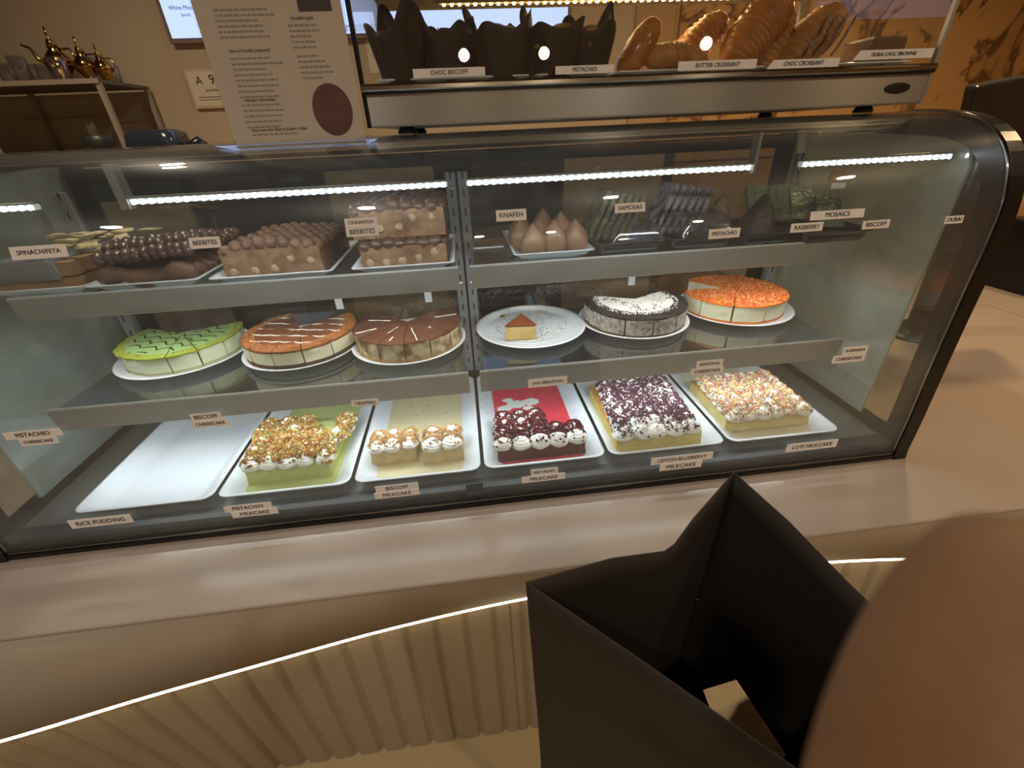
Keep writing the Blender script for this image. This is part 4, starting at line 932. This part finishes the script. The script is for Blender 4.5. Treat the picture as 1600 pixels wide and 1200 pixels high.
# white trays in the small case
for i, (x0, x1, y0, y1, lab) in enumerate([(-.115, .145, .228, .42, 'under the dark paper muffin cups at the left'), (.155, .29, .228, .42, 'under the right pair of dark muffin cups'), (.30, .575, .228, .44, 'under the golden croissants'), (.585, .865, .228, .44, 'under the chocolate croissant at the right')]):
    o = link('serving_tray', tray_mesh('t', x1-x0, y1-y0, 0, .012, inset=(.01, .01), rc=.008, floor=.003), m_white, None, True); o.location = ((x0+x1)/2, (y0+y1)/2, .762); tag(o, 'low white upper-case tray ' + lab, 'tray', 'white trays in the small upper case')
CZ = .7655
def case_label(s, px0, px1, py0, py1, lab, slant=False):
    A = at(px0, (py0+py1)/2, y=SY0-.009); B = at(px1, (py0+py1)/2, y=SY0-.009); T = at((px0+px1)/2, py0, y=SY0-.009); U = at((px0+px1)/2, py1, y=SY0-.009)
    c = Vector(((A.x+B.x)/2, SY0-.0088, (T.z+U.z)/2)); w = B.x-A.x; h = T.z-U.z; c.z = max(c.z, .757+h/2)
    t = thing('product_label', lab, 'label', c, 'printed name labels on the small upper case')
    b = BM(); v = box(b, c.x-w/2, c.x+w/2, c.y, c.y+.0009, c.z-h/2, c.z+h/2)
    if slant: v[4].co.x += h*.8; v[7].co.x += h*.8
    link('paper_strip', b, m_paperW, t)
    link('lettering', fit_text(s, w*.56, h*.52, c+Vector((0, -.0006, 0)), (1, 0, 0), (0, 0, 1)), m_ink, t)
case_label('CHOC BISCOFF', 645, 758, 106, 120, 'label under the leftmost dark muffin cups on the small case')
case_label('PISTACHIO', 868, 959, 102, 115, 'label reading PISTACHIO on the small upper case')
case_label('BUTTER CROISSANT', 1060, 1182, 94, 109, 'label reading BUTTER CROISSANT on the small upper case')
case_label('CHOC CROISSANT', 1200, 1311, 92, 106, 'label reading CHOC CROISSANT on the small upper case', True)
case_label('DUBAI CHOC BROWNIE', 1335, 1458, 77, 92, 'label at the right end of the small upper case, longest text', True)

# tulip paper muffins
m_tulip = M('dark brown tulip paper', (52, 38, 32), .65, bump=(40, .2)); m_muf = M('dark muffin crumb', (88, 52, 34), .7, var=(40, (60, 34, 22)), bump=(60, .8)); m_mufg = M('nutty golden muffin top', (186, 138, 70), .7, var=(40, (120, 84, 44)), bump=(60, .8))
def tulip(x, y, s, rot, lab, mt, peaks=(1, 1, 1, 1), h=.088):
    t = thing('tulip_muffin', lab, 'muffin', (x, y, CZ), 'muffins in dark tulip paper cups')
    n = 64; b = BM(); out = []; inn = []
    for k in range(9):
        q = k/8; ro = []; ri = []
        for i in range(n):
            a = 2*pi*i/n; pk = 0
            for c4 in range(4):
                d = (a-rot-c4*pi/2+pi) % (2*pi)-pi; pk += peaks[c4]*math.exp(-(d/.40)**2)
            r = (.030+.013*q)*(1+.05*q*cos(9*a)+.18*pk*q*q); z = (.056*q+pk*(h-.056)*q**3)
            ro.append((x+r*cos(a)*s, y+r*sin(a)*s, CZ+z*s)); ri.append((x+(r-.0012)*cos(a)*s, y+(r-.0012)*sin(a)*s, CZ+z*s+.0003))
        out.append(ro); inn.append(ri)
    loft(b, out+list(reversed(inn[1:])), cap0=True, cap1=False)
    link('paper_cup', b, m_tulip, t, True)
    b = BM(); blob(b, (x, y, CZ+.046*s), (.036*s, .036*s, .022*s), 3, .18, 40, x*50); link('muffin_top', b, mt, t, True)
for i, (x, y, s, r, lab, mt, pk, h) in enumerate([
    (-.072, .262, 1.15, 2.0, 'first tulip muffin at the left glass edge, very tall pointed paper', m_muf, (1.2, .4, 1.0, .5), .098),
    (.008, .268, 1.12, .5, 'second tulip muffin from the left in dark paper', m_muf, (.9, .7, 1.2, .5), .092),
    (.098, .262, 1.2, 1.1, 'third tulip muffin, above the gap between two labels', m_muf, (.6, 1.2, .3, .8), .086),
    (.192, .262, 1.18, .9, 'fourth tulip muffin with a broad folded peak', m_mufg, (.5, 1.3, .3, .5), .086),
    (.255, .272, 1.12, .6, 'fifth tulip muffin, beside the golden croissant', m_mufg, (1.3, .3, .6, .4), .094),
    (.045, .36, 1.05, .2, 'tulip muffin in the back row, left one', m_muf, (1, .7, 1, .5), .09),
    (.155, .36, 1.05, .9, 'tulip muffin in the back row, middle one', m_mufg, (1, .7, 1, .5), .088)]):
    tulip(x, y, s, r, lab, mt, pk, h)

m_cro = M('golden croissant crust', (200, 134, 62), .42, var=(24, (160, 92, 36)), bump=(50, .35), coat=.2)
m_crop = M('pale croissant crust', (206, 152, 88), .45, var=(26, (172, 112, 58)), bump=(50, .5))
def croissant(name, lab, c, L, r, rot, mt, curve=.5, ridges=7, seed=0, up=0.0, cat='croissant', amp=.14):
    c = Vector(c); pts = []; rad = []; n = 56
    m3 = Matrix.Rotation(rot[2], 3, 'Z') @ Matrix.Rotation(rot[1], 3, 'Y') @ Matrix.Rotation(rot[0], 3, 'X')
    for i in range(n+1):
        u = i/n*2-1; a = u*curve*2
        p = Vector((L/2*sin(a)/max(.001, sin(curve*2)) if curve > .02 else L/2*u, -(1-cos(a))*L*.45, 0))
        pts.append(c+m3 @ p); e = (1-abs(u)**2.2)**.6
        saw = (abs(u)*ridges) % 1
        rad.append(max(.002, r*(.22+.78*e)*(1-amp*saw+amp*.3)))
    b = BM(); tube(b, pts, rad, 20, .86)
    for v in b.verts: v.co += Vector((noise.noise(v.co*60+Vector((seed, 0, 0))), noise.noise(v.co*60+Vector((0, seed, 4))), noise.noise(v.co*60+Vector((9, 0, seed)))))*.0022
    o = link(name, b, mt, None, True, off=c); tag(o, lab, cat, 'croissants in the small upper case'); return o
croissant('butter_croissant', 'smooth golden croissant standing on end beside the muffins', (.345, .262, .806), .105, .027, (0, -.95, .1), m_cro, .25, 2, 1, amp=.06)
croissant('butter_croissant', 'crusty croissant lying low before the tall golden one', (.400, .256, .793), .09, .027, (0, -.1, .1), m_crop, .3, 5, 2)
croissant('butter_croissant', 'smallest rough croissant end behind the BUTTER CROISSANT label', (.452, .262, .787), .06, .020, (.2, .3, .2), m_crop, .2, 4, 3)
croissant('butter_croissant', 'glossy ridged croissant at the back, between the small one and the large one', (.485, .330, .822), .12, .034, (.3, -.7, -.2), m_cro, .3, 6, 4)
croissant('butter_croissant', 'largest puffy croissant, standing upright above its label', (.568, .275, .828), .135, .042, (.2, -.8, .05), m_cro, .35, 7, 5)
croissant('butter_croissant', 'broad croissant leaning on the right side of the largest one', (.612, .300, .815), .12, .036, (.3, -1.2, .1), m_crop, .3, 6, 6)
cc_ = croissant('chocolate_croissant', 'chocolate striped croissant near the right label', (.682, .280, .815), .13, .040, (.2, -.75, .05), m_crop, .2, 6, 8)
t = cc_
for k in range(4):
    b = BM(); tube(b, [(.650+.018*k+.030*q, .236+.012*abs(q-.5), .786+.058*q+.002*sin(q*9+k)) for q in [i/10 for i in range(11)]], .0022, 6); link('stripe', b, m_mos, t, True)
b = BM(); sponge(b, .775, .845, .235, .31, .7655, .808, 3, .004); bx = thing('brownie', 'dull brown square brownie at the right end of the small case', 'brownie', (.81, .27, .7655)); link('brownie_body', b, M('brownie crumb', (112, 80, 56), .7, bump=(60, .6)), bx); b = BM(); sponge(b, .777, .843, .237, .308, .808, .812, 3, .004); link('brownie_top', b, M('brownie glaze', (92, 60, 42), .35), bx)

# ================================================================== PAPER SIGN ON TOP OF THE CASE
PY = 0.186; PZ = .6895
pa = at(375, 237, y=PY); x0s, x1s = -.352, -.143
sg = thing('paper_sign', 'large white information sheet in a clear stand left of the small upper case', 'sign', ((x0s+x1s)/2, PY, PZ))
b = BM(); box(b, x0s, x1s, PY, PY+.0006, PZ, PZ+.297); link('sheet', b, M('soft white paper', (206, 192, 176), .75), sg)
b = BM(); box(b, x0s-.003, x1s+.003, PY+.0007, PY+.003, PZ-.001, PZ+.3); box(b, x0s-.003, x1s+.003, PY-.004, PY+.04, PZ-.0005+.0035, PZ+.005); link('stand', b, m_caseglass, sg)
m_faint = M('grey print', (112, 98, 90), .8)
def sign_text(s, u, v, w, h): link('lettering', fit_text(s, w, h, (x0s+u, PY-.0006, PZ+v), (1, 0, 0), (0, 0, 1)), m_faint, sg)
def pxs(px, py):
    p = at(px, py, y=PY); return p.x-x0s, p.z-PZ
for s, px, py, wpx in (('Kunafah types', 472, 28, 42), ('How is Kunafah prepared?', 390, 79, 80), ('Allergen information', 407, 156, 62), ('Pairs best with: Basic & English Coffee', 437, 202, 92)):
    u, v = pxs(px, py); sign_text(s, u, v, wpx*.00106, .0052)
rnd = random.Random(5)
for (pxa, pxb, pya, lines) in ((333, 432, 16, 6), (360, 442, 92, 8), (378, 448, 165, 5), (396, 482, 211, 1), (450, 503, 40, 5), (464, 515, 88, 5)):
    b = BM()
    for k in range(lines):
        u0, v = pxs(pxa+k*2.2, pya+k*8.6); u1, _ = pxs(pxb+k*2.2, pya+k*8.6); u = u0; end = u0+(u1-u0)*rnd.uniform(.6, 1)
        while u < end:
            ww = rnd.uniform(.003, .009); zz = .0011; box(b, x0s+u, x0s+min(u+ww, end), PY-.0005, PY-.0001, PZ+v-zz, PZ+v+zz); u += ww+.0016
    link('print_lines', b, M('pale grey print', (158, 144, 132), .8), sg)
u, v = pxs(520, 172); b = BM(); loft(b, [[(x0s+u+.031*cos(a)*1.0, yy, PZ+v+.036*sin(a)) for a in [2*pi*i/48 for i in range(48)]] for yy in (PY-.0006, PY-.0001)]); bmesh.ops.recalc_face_normals(b, faces=b.faces)
link('round_picture', b, M('plum brown picture', (112, 78, 70), .5, var=(40, (96, 62, 56))), sg)
p1 = at(463, 0, y=PY); p2 = at(519, 17, y=PY); b = BM(); box(b, p1.x, p2.x, PY-.0006, PY-.0001, p2.z, PZ+.29); link('dark_picture', b, M('dark picture', (70, 56, 56), .5), sg)

# ================================================================== KITCHEN BEHIND
b = BM(); box(b, -3.2, 1.0, 1.42, 1.985, .625, .655); kc = thing('back_counter', 'long beige topped back counter against the rear wall', 'counter', (-1.1, 1.7, FL)); link('worktop', b, M('beige laminate', (176, 150, 118), .5), kc)
b = BM(); box(b, -3.2, 1.0, 1.46, 1.985, FL, .625); link('body', b, M('dark cabinet body', (38, 38, 42), .5), kc)
for i in range(8):
    x = -3.18+.52*i; b = BM(); box(b, x+.02, x+.30+.18*(i % 2), 1.44, 1.46, -.2, .58 if i % 3 else .50); d = link('door', b, M('beige cabinet door', (168, 146, 118), .55) if i % 2 else M('grey fridge door', (92, 92, 96), .35, .5), kc)
    b = BM(); box(b, x+.04, x+.05, 1.425, 1.44, .2, .42); link('handle', b, m_steel, d)
# rack
rk = thing('metal_rack', 'white framed rack with glassware on top, standing on the back counter', 'shelf rack', (-2.1, 1.8, .655))
m_rk = M('pale metal rack', (150, 134, 114), .5); RX1 = -1.408; RX0 = -2.72; RZ = .938
b = BM(); box(b, RX0, RX1, 1.64, 1.98, RZ-.012, RZ); link('top_board', b, M('dark grey board', (92, 82, 70), .5), rk); 
b = BM(); box(b, RX0, RX1, 1.64, 1.98, .672, .684); link('lower_board', b, m_rk, rk)
for x in (RX1-.018, -1.935, RX0):
    for y in (1.64, 1.962): b = BM(); box(b, x, x+.018, y, y+.018, .6555, RZ-.012); link('leg', b, m_rk, rk)
b = BM(); box(b, RX0, RX1, 1.635, 1.641, RZ-.014, RZ+.003); link('edge_rail', b, m_rk, rk)
b = BM(); tube(b, [(RX1-.6, 1.97, .83), (RX1, 1.97, .83)], .003, 6); link('rear_wire', b, m_rk, rk, True)
gp = None
for i in range(9):
    x = -1.90+.055*i+(.02 if i % 2 else 0); y = 1.70+.07*(i % 3)
    if gp is None:
        b = BM(); lathe(b, [(.022, 0), (.026, .002), (.031, .085), (.029, .085), (.024, .006)], n=20, cap1=True); gp = link('glass_tumbler', b, m_drink, None, True); o = gp
    else: o = gp.copy(); COL.objects.link(o)
    o.location = (x, y, RZ+.0005); o.scale = (1, 1, .8+.08*(i % 4)); tag(o, 'clear drinking tumbler on the metal rack left of the teapots', 'glass', 'clear tumblers on the rack')
for i in range(5):
    x = -2.14+.05*i; y = 1.68+.05*(i % 3)
    b = BM(); lathe(b, [(.03, 0), (.036, .01), (.034, .10), (.030, .105), (.030, .1), (.031, .01)], n=20); o = link('tea_glass', b, M('dark smoked glass', (74, 58, 40), .12, .3, coat=.5), None, True, off=Vector((0, 0, 0))); o.location = (x, y, RZ+.0005)
    tag(o, 'dark smoked glass cup at the left end of the rack top', 'glass', 'smoked cups on the rack')
m_brass = M('polished brass', (176, 132, 70), .16, 1.0)
for i, (x, s, k) in enumerate(((-1.60, 1.15, 0), (-1.505, .95, 1), (-1.44, .8, 2))):
    t = thing('brass_teapot', 'ornate brass teapot on the rack, ' + ['largest, with long spout', 'middle one', 'smallest, at the rack corner'][i], 'teapot', (x, 1.76, RZ+.0005), 'brass teapots on the rack')
    b = BM(); z = RZ+.0005; lathe(b, [(.022*s, z), (.026*s, z+.006*s), (.018*s, z+.016*s), (.040*s, z+.045*s), (.043*s, z+.062*s), (.03*s, z+.085*s), (.015*s, z+.10*s), (.017*s, z+.105*s)], x, 1.76, 28, fn=lambda a, t_, r: 1+.04*cos(10*a)); link('body', b, m_brass, t, True)
    b = BM(); lathe(b, [(.018*s, z+.105*s), (.012*s, z+.125*s), (.004*s, z+.135*s), (.006*s, z+.145*s), (.002*s, z+.165*s)], x, 1.76, 20); link('lid', b, m_brass, t, True)
    b = BM(); tube(b, [(x-.036*s, 1.76, z+.055*s), (x-.062*s, 1.755, z+.075*s), (x-.072*s, 1.752, z+.105*s), (x-.095*s, 1.75, z+.115*s)], [.010*s, .007*s, .005*s, .003*s], 10); link('spout', b, m_brass, t, True)
    b = BM(); tube(b, [(x+.018*s, 1.76, z+.1*s), (x+.05*s, 1.762, z+.102*s), (x+.06*s, 1.762, z+.07*s), (x+.04*s, 1.76, z+.045*s)], .004*s, 8); link('handle', b, m_brass, t, True)
b = BM(); lathe(b, [(.035, 0), (.04, .002), (.066, .058), (.062, .058), (.036, .006)], n=28); o = link('bowl', b, M('dark green bowl', (48, 54, 50), .4), None, True); o.location = (-1.56, 1.72, .6845); tag(o, 'dark green bowl on the lower board of the rack', 'bowl')
b = BM(); blob(b, (0, 0, .03), (.02, .02, .06), 2, .3, 50, 3); o = link('herb_bunch', b, M('dark dried herbs', (84, 74, 50), .8), None, True); o.location = (-1.575, 1.73, .705); tag(o, 'dark tuft of herbs standing in the green bowl', 'herbs')
# toaster like machine
t = thing('toaster', 'rounded black toaster on the back counter beside the rack', 'toaster', (-1.27, 1.62, .655)); b = BM()
loft(b, [rrect(-1.265, 1.63, .20, .16, .03, .657), rrect(-1.265, 1.63, .21, .17, .04, .70), rrect(-1.265, 1.63, .20, .16, .045, .742), rrect(-1.265, 1.63, .15, .11, .04, .755)]); link('body', b, M('glossy dark grey', (52, 58, 66), .2, .3, coat=.4), t, True)
b = BM(); tube(b, [(-1.16, 1.62, .665), (-1.10, 1.63, .70), (-1.07, 1.64, .67)], [.03, .026, .018], 12); link('side_grip', b, m_black, t, True)
# menu screen
m_scr = M('blue white menu screen', (150, 170, 215), .4, emit=((0.42, 0.55, 0.95), 0.95))
ms = thing('menu_screen', 'wide glowing blue-white menu screen on the rear wall behind the paper sign', 'screen', (-.31, 1.98, 1.1))
b = BM(); box(b, -1.222, .600, 1.965, 1.972, 1.112, 1.95 if False else 1.80); link('screen', b, m_scr, ms)
b = BM(); box(b, -1.240, .618, 1.972, 1.998, 1.094, 1.818); link('bezel', b, M('brown screen bezel', (120, 92, 74), .5), ms)
for s, px, py, w, h in (('White Mocha', 285, 12, .12, .017), ('Spanish', 290, 23, .08, .013), ('Made to order drinks from scratch', 556, 40, .42, .017), ('please ask us about allergens and', 560, 46, .42, .017)):
    p = at(px, py, y=1.962); link('lettering', fit_text(s, w, h, (p.x, 1.963, p.z), (1, 0, 0), (0, 0, 1)), m_ink, ms)
# certificate
p = at(286, 109, y=1.985); t = thing('grade_card', 'framed white certificate with a large letter A and numbers on the rear wall', 'certificate', (p.x+.14, 1.985, p.z-.08))
b = BM(); box(b, p.x, p.x+.28, 1.985, 1.998, p.z-.155, p.z); link('frame', b, M('pale card frame', (190, 168, 140), .6), t); b = BM(); box(b, p.x+.008, p.x+.272, 1.9835, 1.985, p.z-.146, p.z-.009); link('card', b, M('off white card', (205, 186, 160), .7), t)
for s, dx, dz, w, h in (('A', .055, .045, .035, .032), ('98', .128, .043, .06, .038), ('Score Rating', .11, .083, .11, .014)): link('lettering', fit_text(s, w, h, (p.x+dx, 1.9825, p.z-dz), (1, 0, 0), (0, 0, 1)), m_ink, t)
b = BM(); box(b, p.x+.03, p.x+.25, 1.9828, 1.9833, p.z-.112, p.z-.108); box(b, p.x+.03, p.x+.2, 1.9828, 1.9833, p.z-.122, p.z-.119); link('ruled_lines', b, m_faint, t)
# small notices seen through the small case
for px, py, w, h, lab in ((583, 88, .05, .13, 'narrow pale paper strip on the wall, seen through the left of the small case'), (597, 85, .05, .10, 'narrow yellowish paper strip beside the pale one')):
    q = at(px, py, y=1.99); b = BM(); box(b, q.x-w/2, q.x+w/2, 1.994, 1.998, q.z-h/2, q.z+h/2); tag(link('paper_notice', b, m_paperW if px < 590 else M('yellow paper', (206, 180, 110), .7)), lab, 'paper')
# mural with brown brush marks
def mural_mat():
    m = bpy.data.materials.new('mural brush marks'); m.use_nodes = True; nt = m.node_tree; N = nt.nodes.new; Lk = nt.links.new; bs = nt.nodes['Principled BSDF']; bs.inputs['Roughness'].default_value = .85
    tc = N('ShaderNodeTexCoord'); a = N('ShaderNodeTexNoise'); a.inputs['Scale'].default_value = 2.9; a.inputs['Detail'].default_value = 7; a.inputs['Roughness'].default_value = .55; a.inputs['Distortion'].default_value = 1.6; Lk(tc.outputs['Object'], a.inputs['Vector'])
    r = N('ShaderNodeValToRGB'); e = r.color_ramp.elements; e[0].position = .535; e[0].color = (*lin((190, 146, 92)), 1); e[1].position = .585; e[1].color = (*lin((96, 62, 36)), 1)
    x = e.new(.645); x.color = (*lin((176, 130, 80)), 1); Lk(a.outputs['Fac'], r.inputs['Fac']); Lk(r.outputs['Color'], bs.inputs['Base Color']); return m
b = BM(); box(b, 1.18, 3.3, 1.988, 1.998, .5, 1.85); tag(link('wall_mural', b, mural_mat()), 'ochre wall mural with dark brown brush marks at the right of the rear wall', 'mural')

# ================================================================== RIGHT SIDE: TILL
t = thing('till_cabinet', 'black cabinet standing on the right end of the counter', 'cabinet', (2.5, 1.0, 0)); b = BM(); box(b, 2.33, 2.95, .74, 1.35, 0, .285); link('body', b, m_black, t, bevel=.01); b = BM(); box(b, 2.34, 2.94, .73, .74, .05, .25); link('door', b, m_blackmat, t)
t = thing('till_screen', 'black tilted till screen at the right edge above the cabinet', 'till', (1.50, .55, 0))
P1 = Vector((1.345, .52, .742)); b = BM()
loft(b, [[P1, P1+Vector((.30, .0, .035)), P1+Vector((.36, .03, -.17)), P1+Vector((.07, .03, -.175))], [P1+Vector((.01, .045, .005)), P1+Vector((.30, .045, .04)), P1+Vector((.36, .07, -.165)), P1+Vector((.08, .07, -.17))]])
bmesh.ops.recalc_face_normals(b, faces=b.faces); link('screen_housing', b, M('dark plastic', (34, 30, 27), .35), t, bevel=.008)
b = BM(); tube(b, [(1.56, .60, .60), (1.60, .62, .35), (1.60, .60, .03)], .035, 16); link('stand', b, m_black, t, True); b = BM(); lathe(b, [(.11, 0.0), (.11, .01), (.05, .03)], 1.60, .60, 32); link('foot', b, m_black, t, True)
q = Vector((2.36, 1.2, .285)); b = BM()
loft(b, [rrect(2.48, 1.1, .22, .14, .01, .2855, 3), rrect(2.48, 1.1, .23, .13, .01, .38, 3), rrect(2.49, 1.1, .21, .07, .01, .47, 3), rrect(2.5, 1.1, .19, .02, .008, .52, 3)])
for v in b.verts: v.co += Vector((noise.noise(v.co*14), noise.noise(v.co*14+Vector((3, 0, 0))), 0))*.012
tag(link('paper_bag', b, M('tan paper bag', (178, 140, 84), .6, bump=(14, .6)), None, off=Vector((2.48, 1.1, .2855))), 'crumpled tan paper bag standing on the black cabinet', 'bag')

# ================================================================== BLACK PAPER CARRIER BAG IN FRONT
A = at(822, 910, d=.36); Bp = at(1048, 860, d=.425); C = at(1147, 738, d=.475); E1 = at(1235, 1195, d=.30)
E_ = A+(E1-A)*1.28; D_ = at(1455, 1035, d=.40)
dn = Vector((0.004, 0.012, -.44)); cen0 = (A+C+D_+E_)/4
m_bag = M('black kraft paper', (40, 30, 22), .7, var=(5, (34, 25, 18)), bump=(220, .12))
bag = thing('carrier_bag', 'open black paper carrier bag held up in front of the counter', 'bag', (cen0.x, cen0.y, cen0.z-.44))
def panel(name, P, n=10, bend=0.0, down=dn, parent=bag):
    """panel hanging from a rim polyline"""
    b = BM(); g = []
    m = 14
    cols = []
    for (p, q) in zip(P, P[1:]):
        for i in range(n): cols.append(p.lerp(q, i/n))
    cols.append(P[-1])
    for k in range(m+1):
        row = []
        for i, c in enumerate(cols):
            v = k/m; bot = c+down; bot = bot.lerp(Vector((cen0.x, cen0.y, bot.z)), .05)
            p = c.lerp(bot, v); p = p+Vector((noise.noise(p*9), noise.noise(p*9+Vector((4, 0, 0))), 0))*.004*(v if k else 0)
            row.append(b.verts.new(p))
        g.append(row)
    for k in range(m):
        for i in range(len(cols)-1): b.faces.new((g[k][i], g[k][i+1], g[k+1][i+1], g[k+1][i]))
    o = link(name, b, m_bag, parent, True); md = o.modifiers.new('thick', 'SOLIDIFY'); md.thickness = .0012; md.offset = 0; return o
Bm = Bp
panel('front_panel', [A, A.lerp(E_, .35)+Vector((0, 0, .002)), A.lerp(E_, .7)+Vector((.001, 0, -.001)), E_])
gl_ = panel('side_gusset', [A, A.lerp(Bm, .55)+Vector((0, .002, .0045)), Bm-Vector((.006, 0, .0)), Bm+Vector((.004, .002, .006)), Bm.lerp(C, .35)+Vector((-.002, 0, .004)), C])
panel('back_panel', [C, C.lerp(D_, .3)+Vector((.002, .0, .002)), C.lerp(D_, .6), D_])
panel('side_gusset', [D_, D_.lerp(E_, .5)-Vector((.03, -.01, 0)), E_])
b = BM(); bt = [v+dn*0.99 for v in (A, C, D_, E_)]; bt = [v.lerp(Vector((cen0.x, cen0.y, v.z)), .05) for v in bt]; zz = min(v.z for v in bt)
bb = [b.verts.new(v) for v in bt]; b.faces.new(bb); o = link('bag_bottom', b, m_bag, bag); md = o.modifiers.new('thick', 'SOLIDIFY'); md.thickness = .002
# folded paper inside the bag
q1 = at(1098, 1078, d=.46); q2 = at(1150, 1062, d=.47); q3 = at(1228, 1180, d=.44); q4 = at(1160, 1240, d=.42)
b = BM(); v = [q1, q2, q3, q4]; nn = (q2-q1).cross(q4-q1).normalized()*.0008
loft(b, [[p-nn for p in v], [p+nn for p in v]]); bmesh.ops.recalc_face_normals(b, faces=b.faces)
tag(link('folded_receipt', b, M('tan folded paper', (226, 196, 146), .7), None, off=q1), 'tan folded paper sheet sticking up inside the black bag', 'paper')

# ================================================================== HAND OF THE PERSON TAKING THE PHOTO
def cam2w(x, y, d): return CAM+rgt*x+upv*y+fwd*d
m_skin = M('warm brown skin', (136, 98, 62), .6, var=(30, (124, 86, 54)), bump=(220, .12))
verts = []; edges = []; radii = []
def jv(p, r): verts.append(p); radii.append(r); return len(verts)-1
def chain(base, pts):
    last = base
    for p, r in pts:
        i = jv(cam2w(*p), r); edges.append((last, i)); last = i
palm = jv(cam2w(.055, -.115, .050), .024)
k1 = jv(cam2w(.047, -.090, .046), .016); edges.append((palm, k1))
chain(k1, [((.0400, -.064, .0415), .0135), ((.0400, -.045, .0385), .0140), ((.0440, -.0300, .0375), .0140), ((.0495, -.0200, .0370), .0132), ((.0530, -.0150, .0368), .0100)])
k2 = jv(cam2w(.069, -.088, .052), .015); edges.append((palm, k2))
chain(k2, [((.074, -.064, .055), .0096), ((.078, -.048, .066), .009), ((.076, -.054, .082), .0078)])
k3 = jv(cam2w(.086, -.094, .060), .014); edges.append((palm, k3))
chain(k3, [((.096, -.073, .066), .009), ((.099, -.064, .080), .0084), ((.094, -.074, .094), .0072)])
k4 = jv(cam2w(.098, -.108, .066), .012); edges.append((palm, k4))
chain(k4, [((.112, -.092, .074), .0078), ((.113, -.088, .087), .0072), ((.108, -.096, .098), .006)])
chain(palm, [((.034, -.130, .060), .0135), ((.018, -.135, .076), .011), ((.010, -.130, .090), .0095), ((.008, -.124, .101), .008)])
chain(palm, [((.068, -.150, .046), .026), ((.082, -.195, .040), .024), ((.10, -.26, .03), .03), ((.13, -.36, .02), .036)])
me = bpy.data.meshes.new('person'); me.from_pydata([tuple(v) for v in verts], edges, []); me.materials.append(m_skin)
hand = bpy.data.objects.new('person', me); COL.objects.link(hand)
sk = hand.modifiers.new('skin', 'SKIN'); sk.use_smooth_shade = True; sk.branch_smoothing = .6
for i, r in enumerate(radii): me.skin_vertices[0].data[i].radius = (r, r)
me.skin_vertices[0].data[0].use_root = True
ss = hand.modifiers.new('sub', 'SUBSURF'); ss.levels = 2; ss.render_levels = 2
tag(hand, 'person whose raised brown fingertip covers the lower right of the view', 'person')
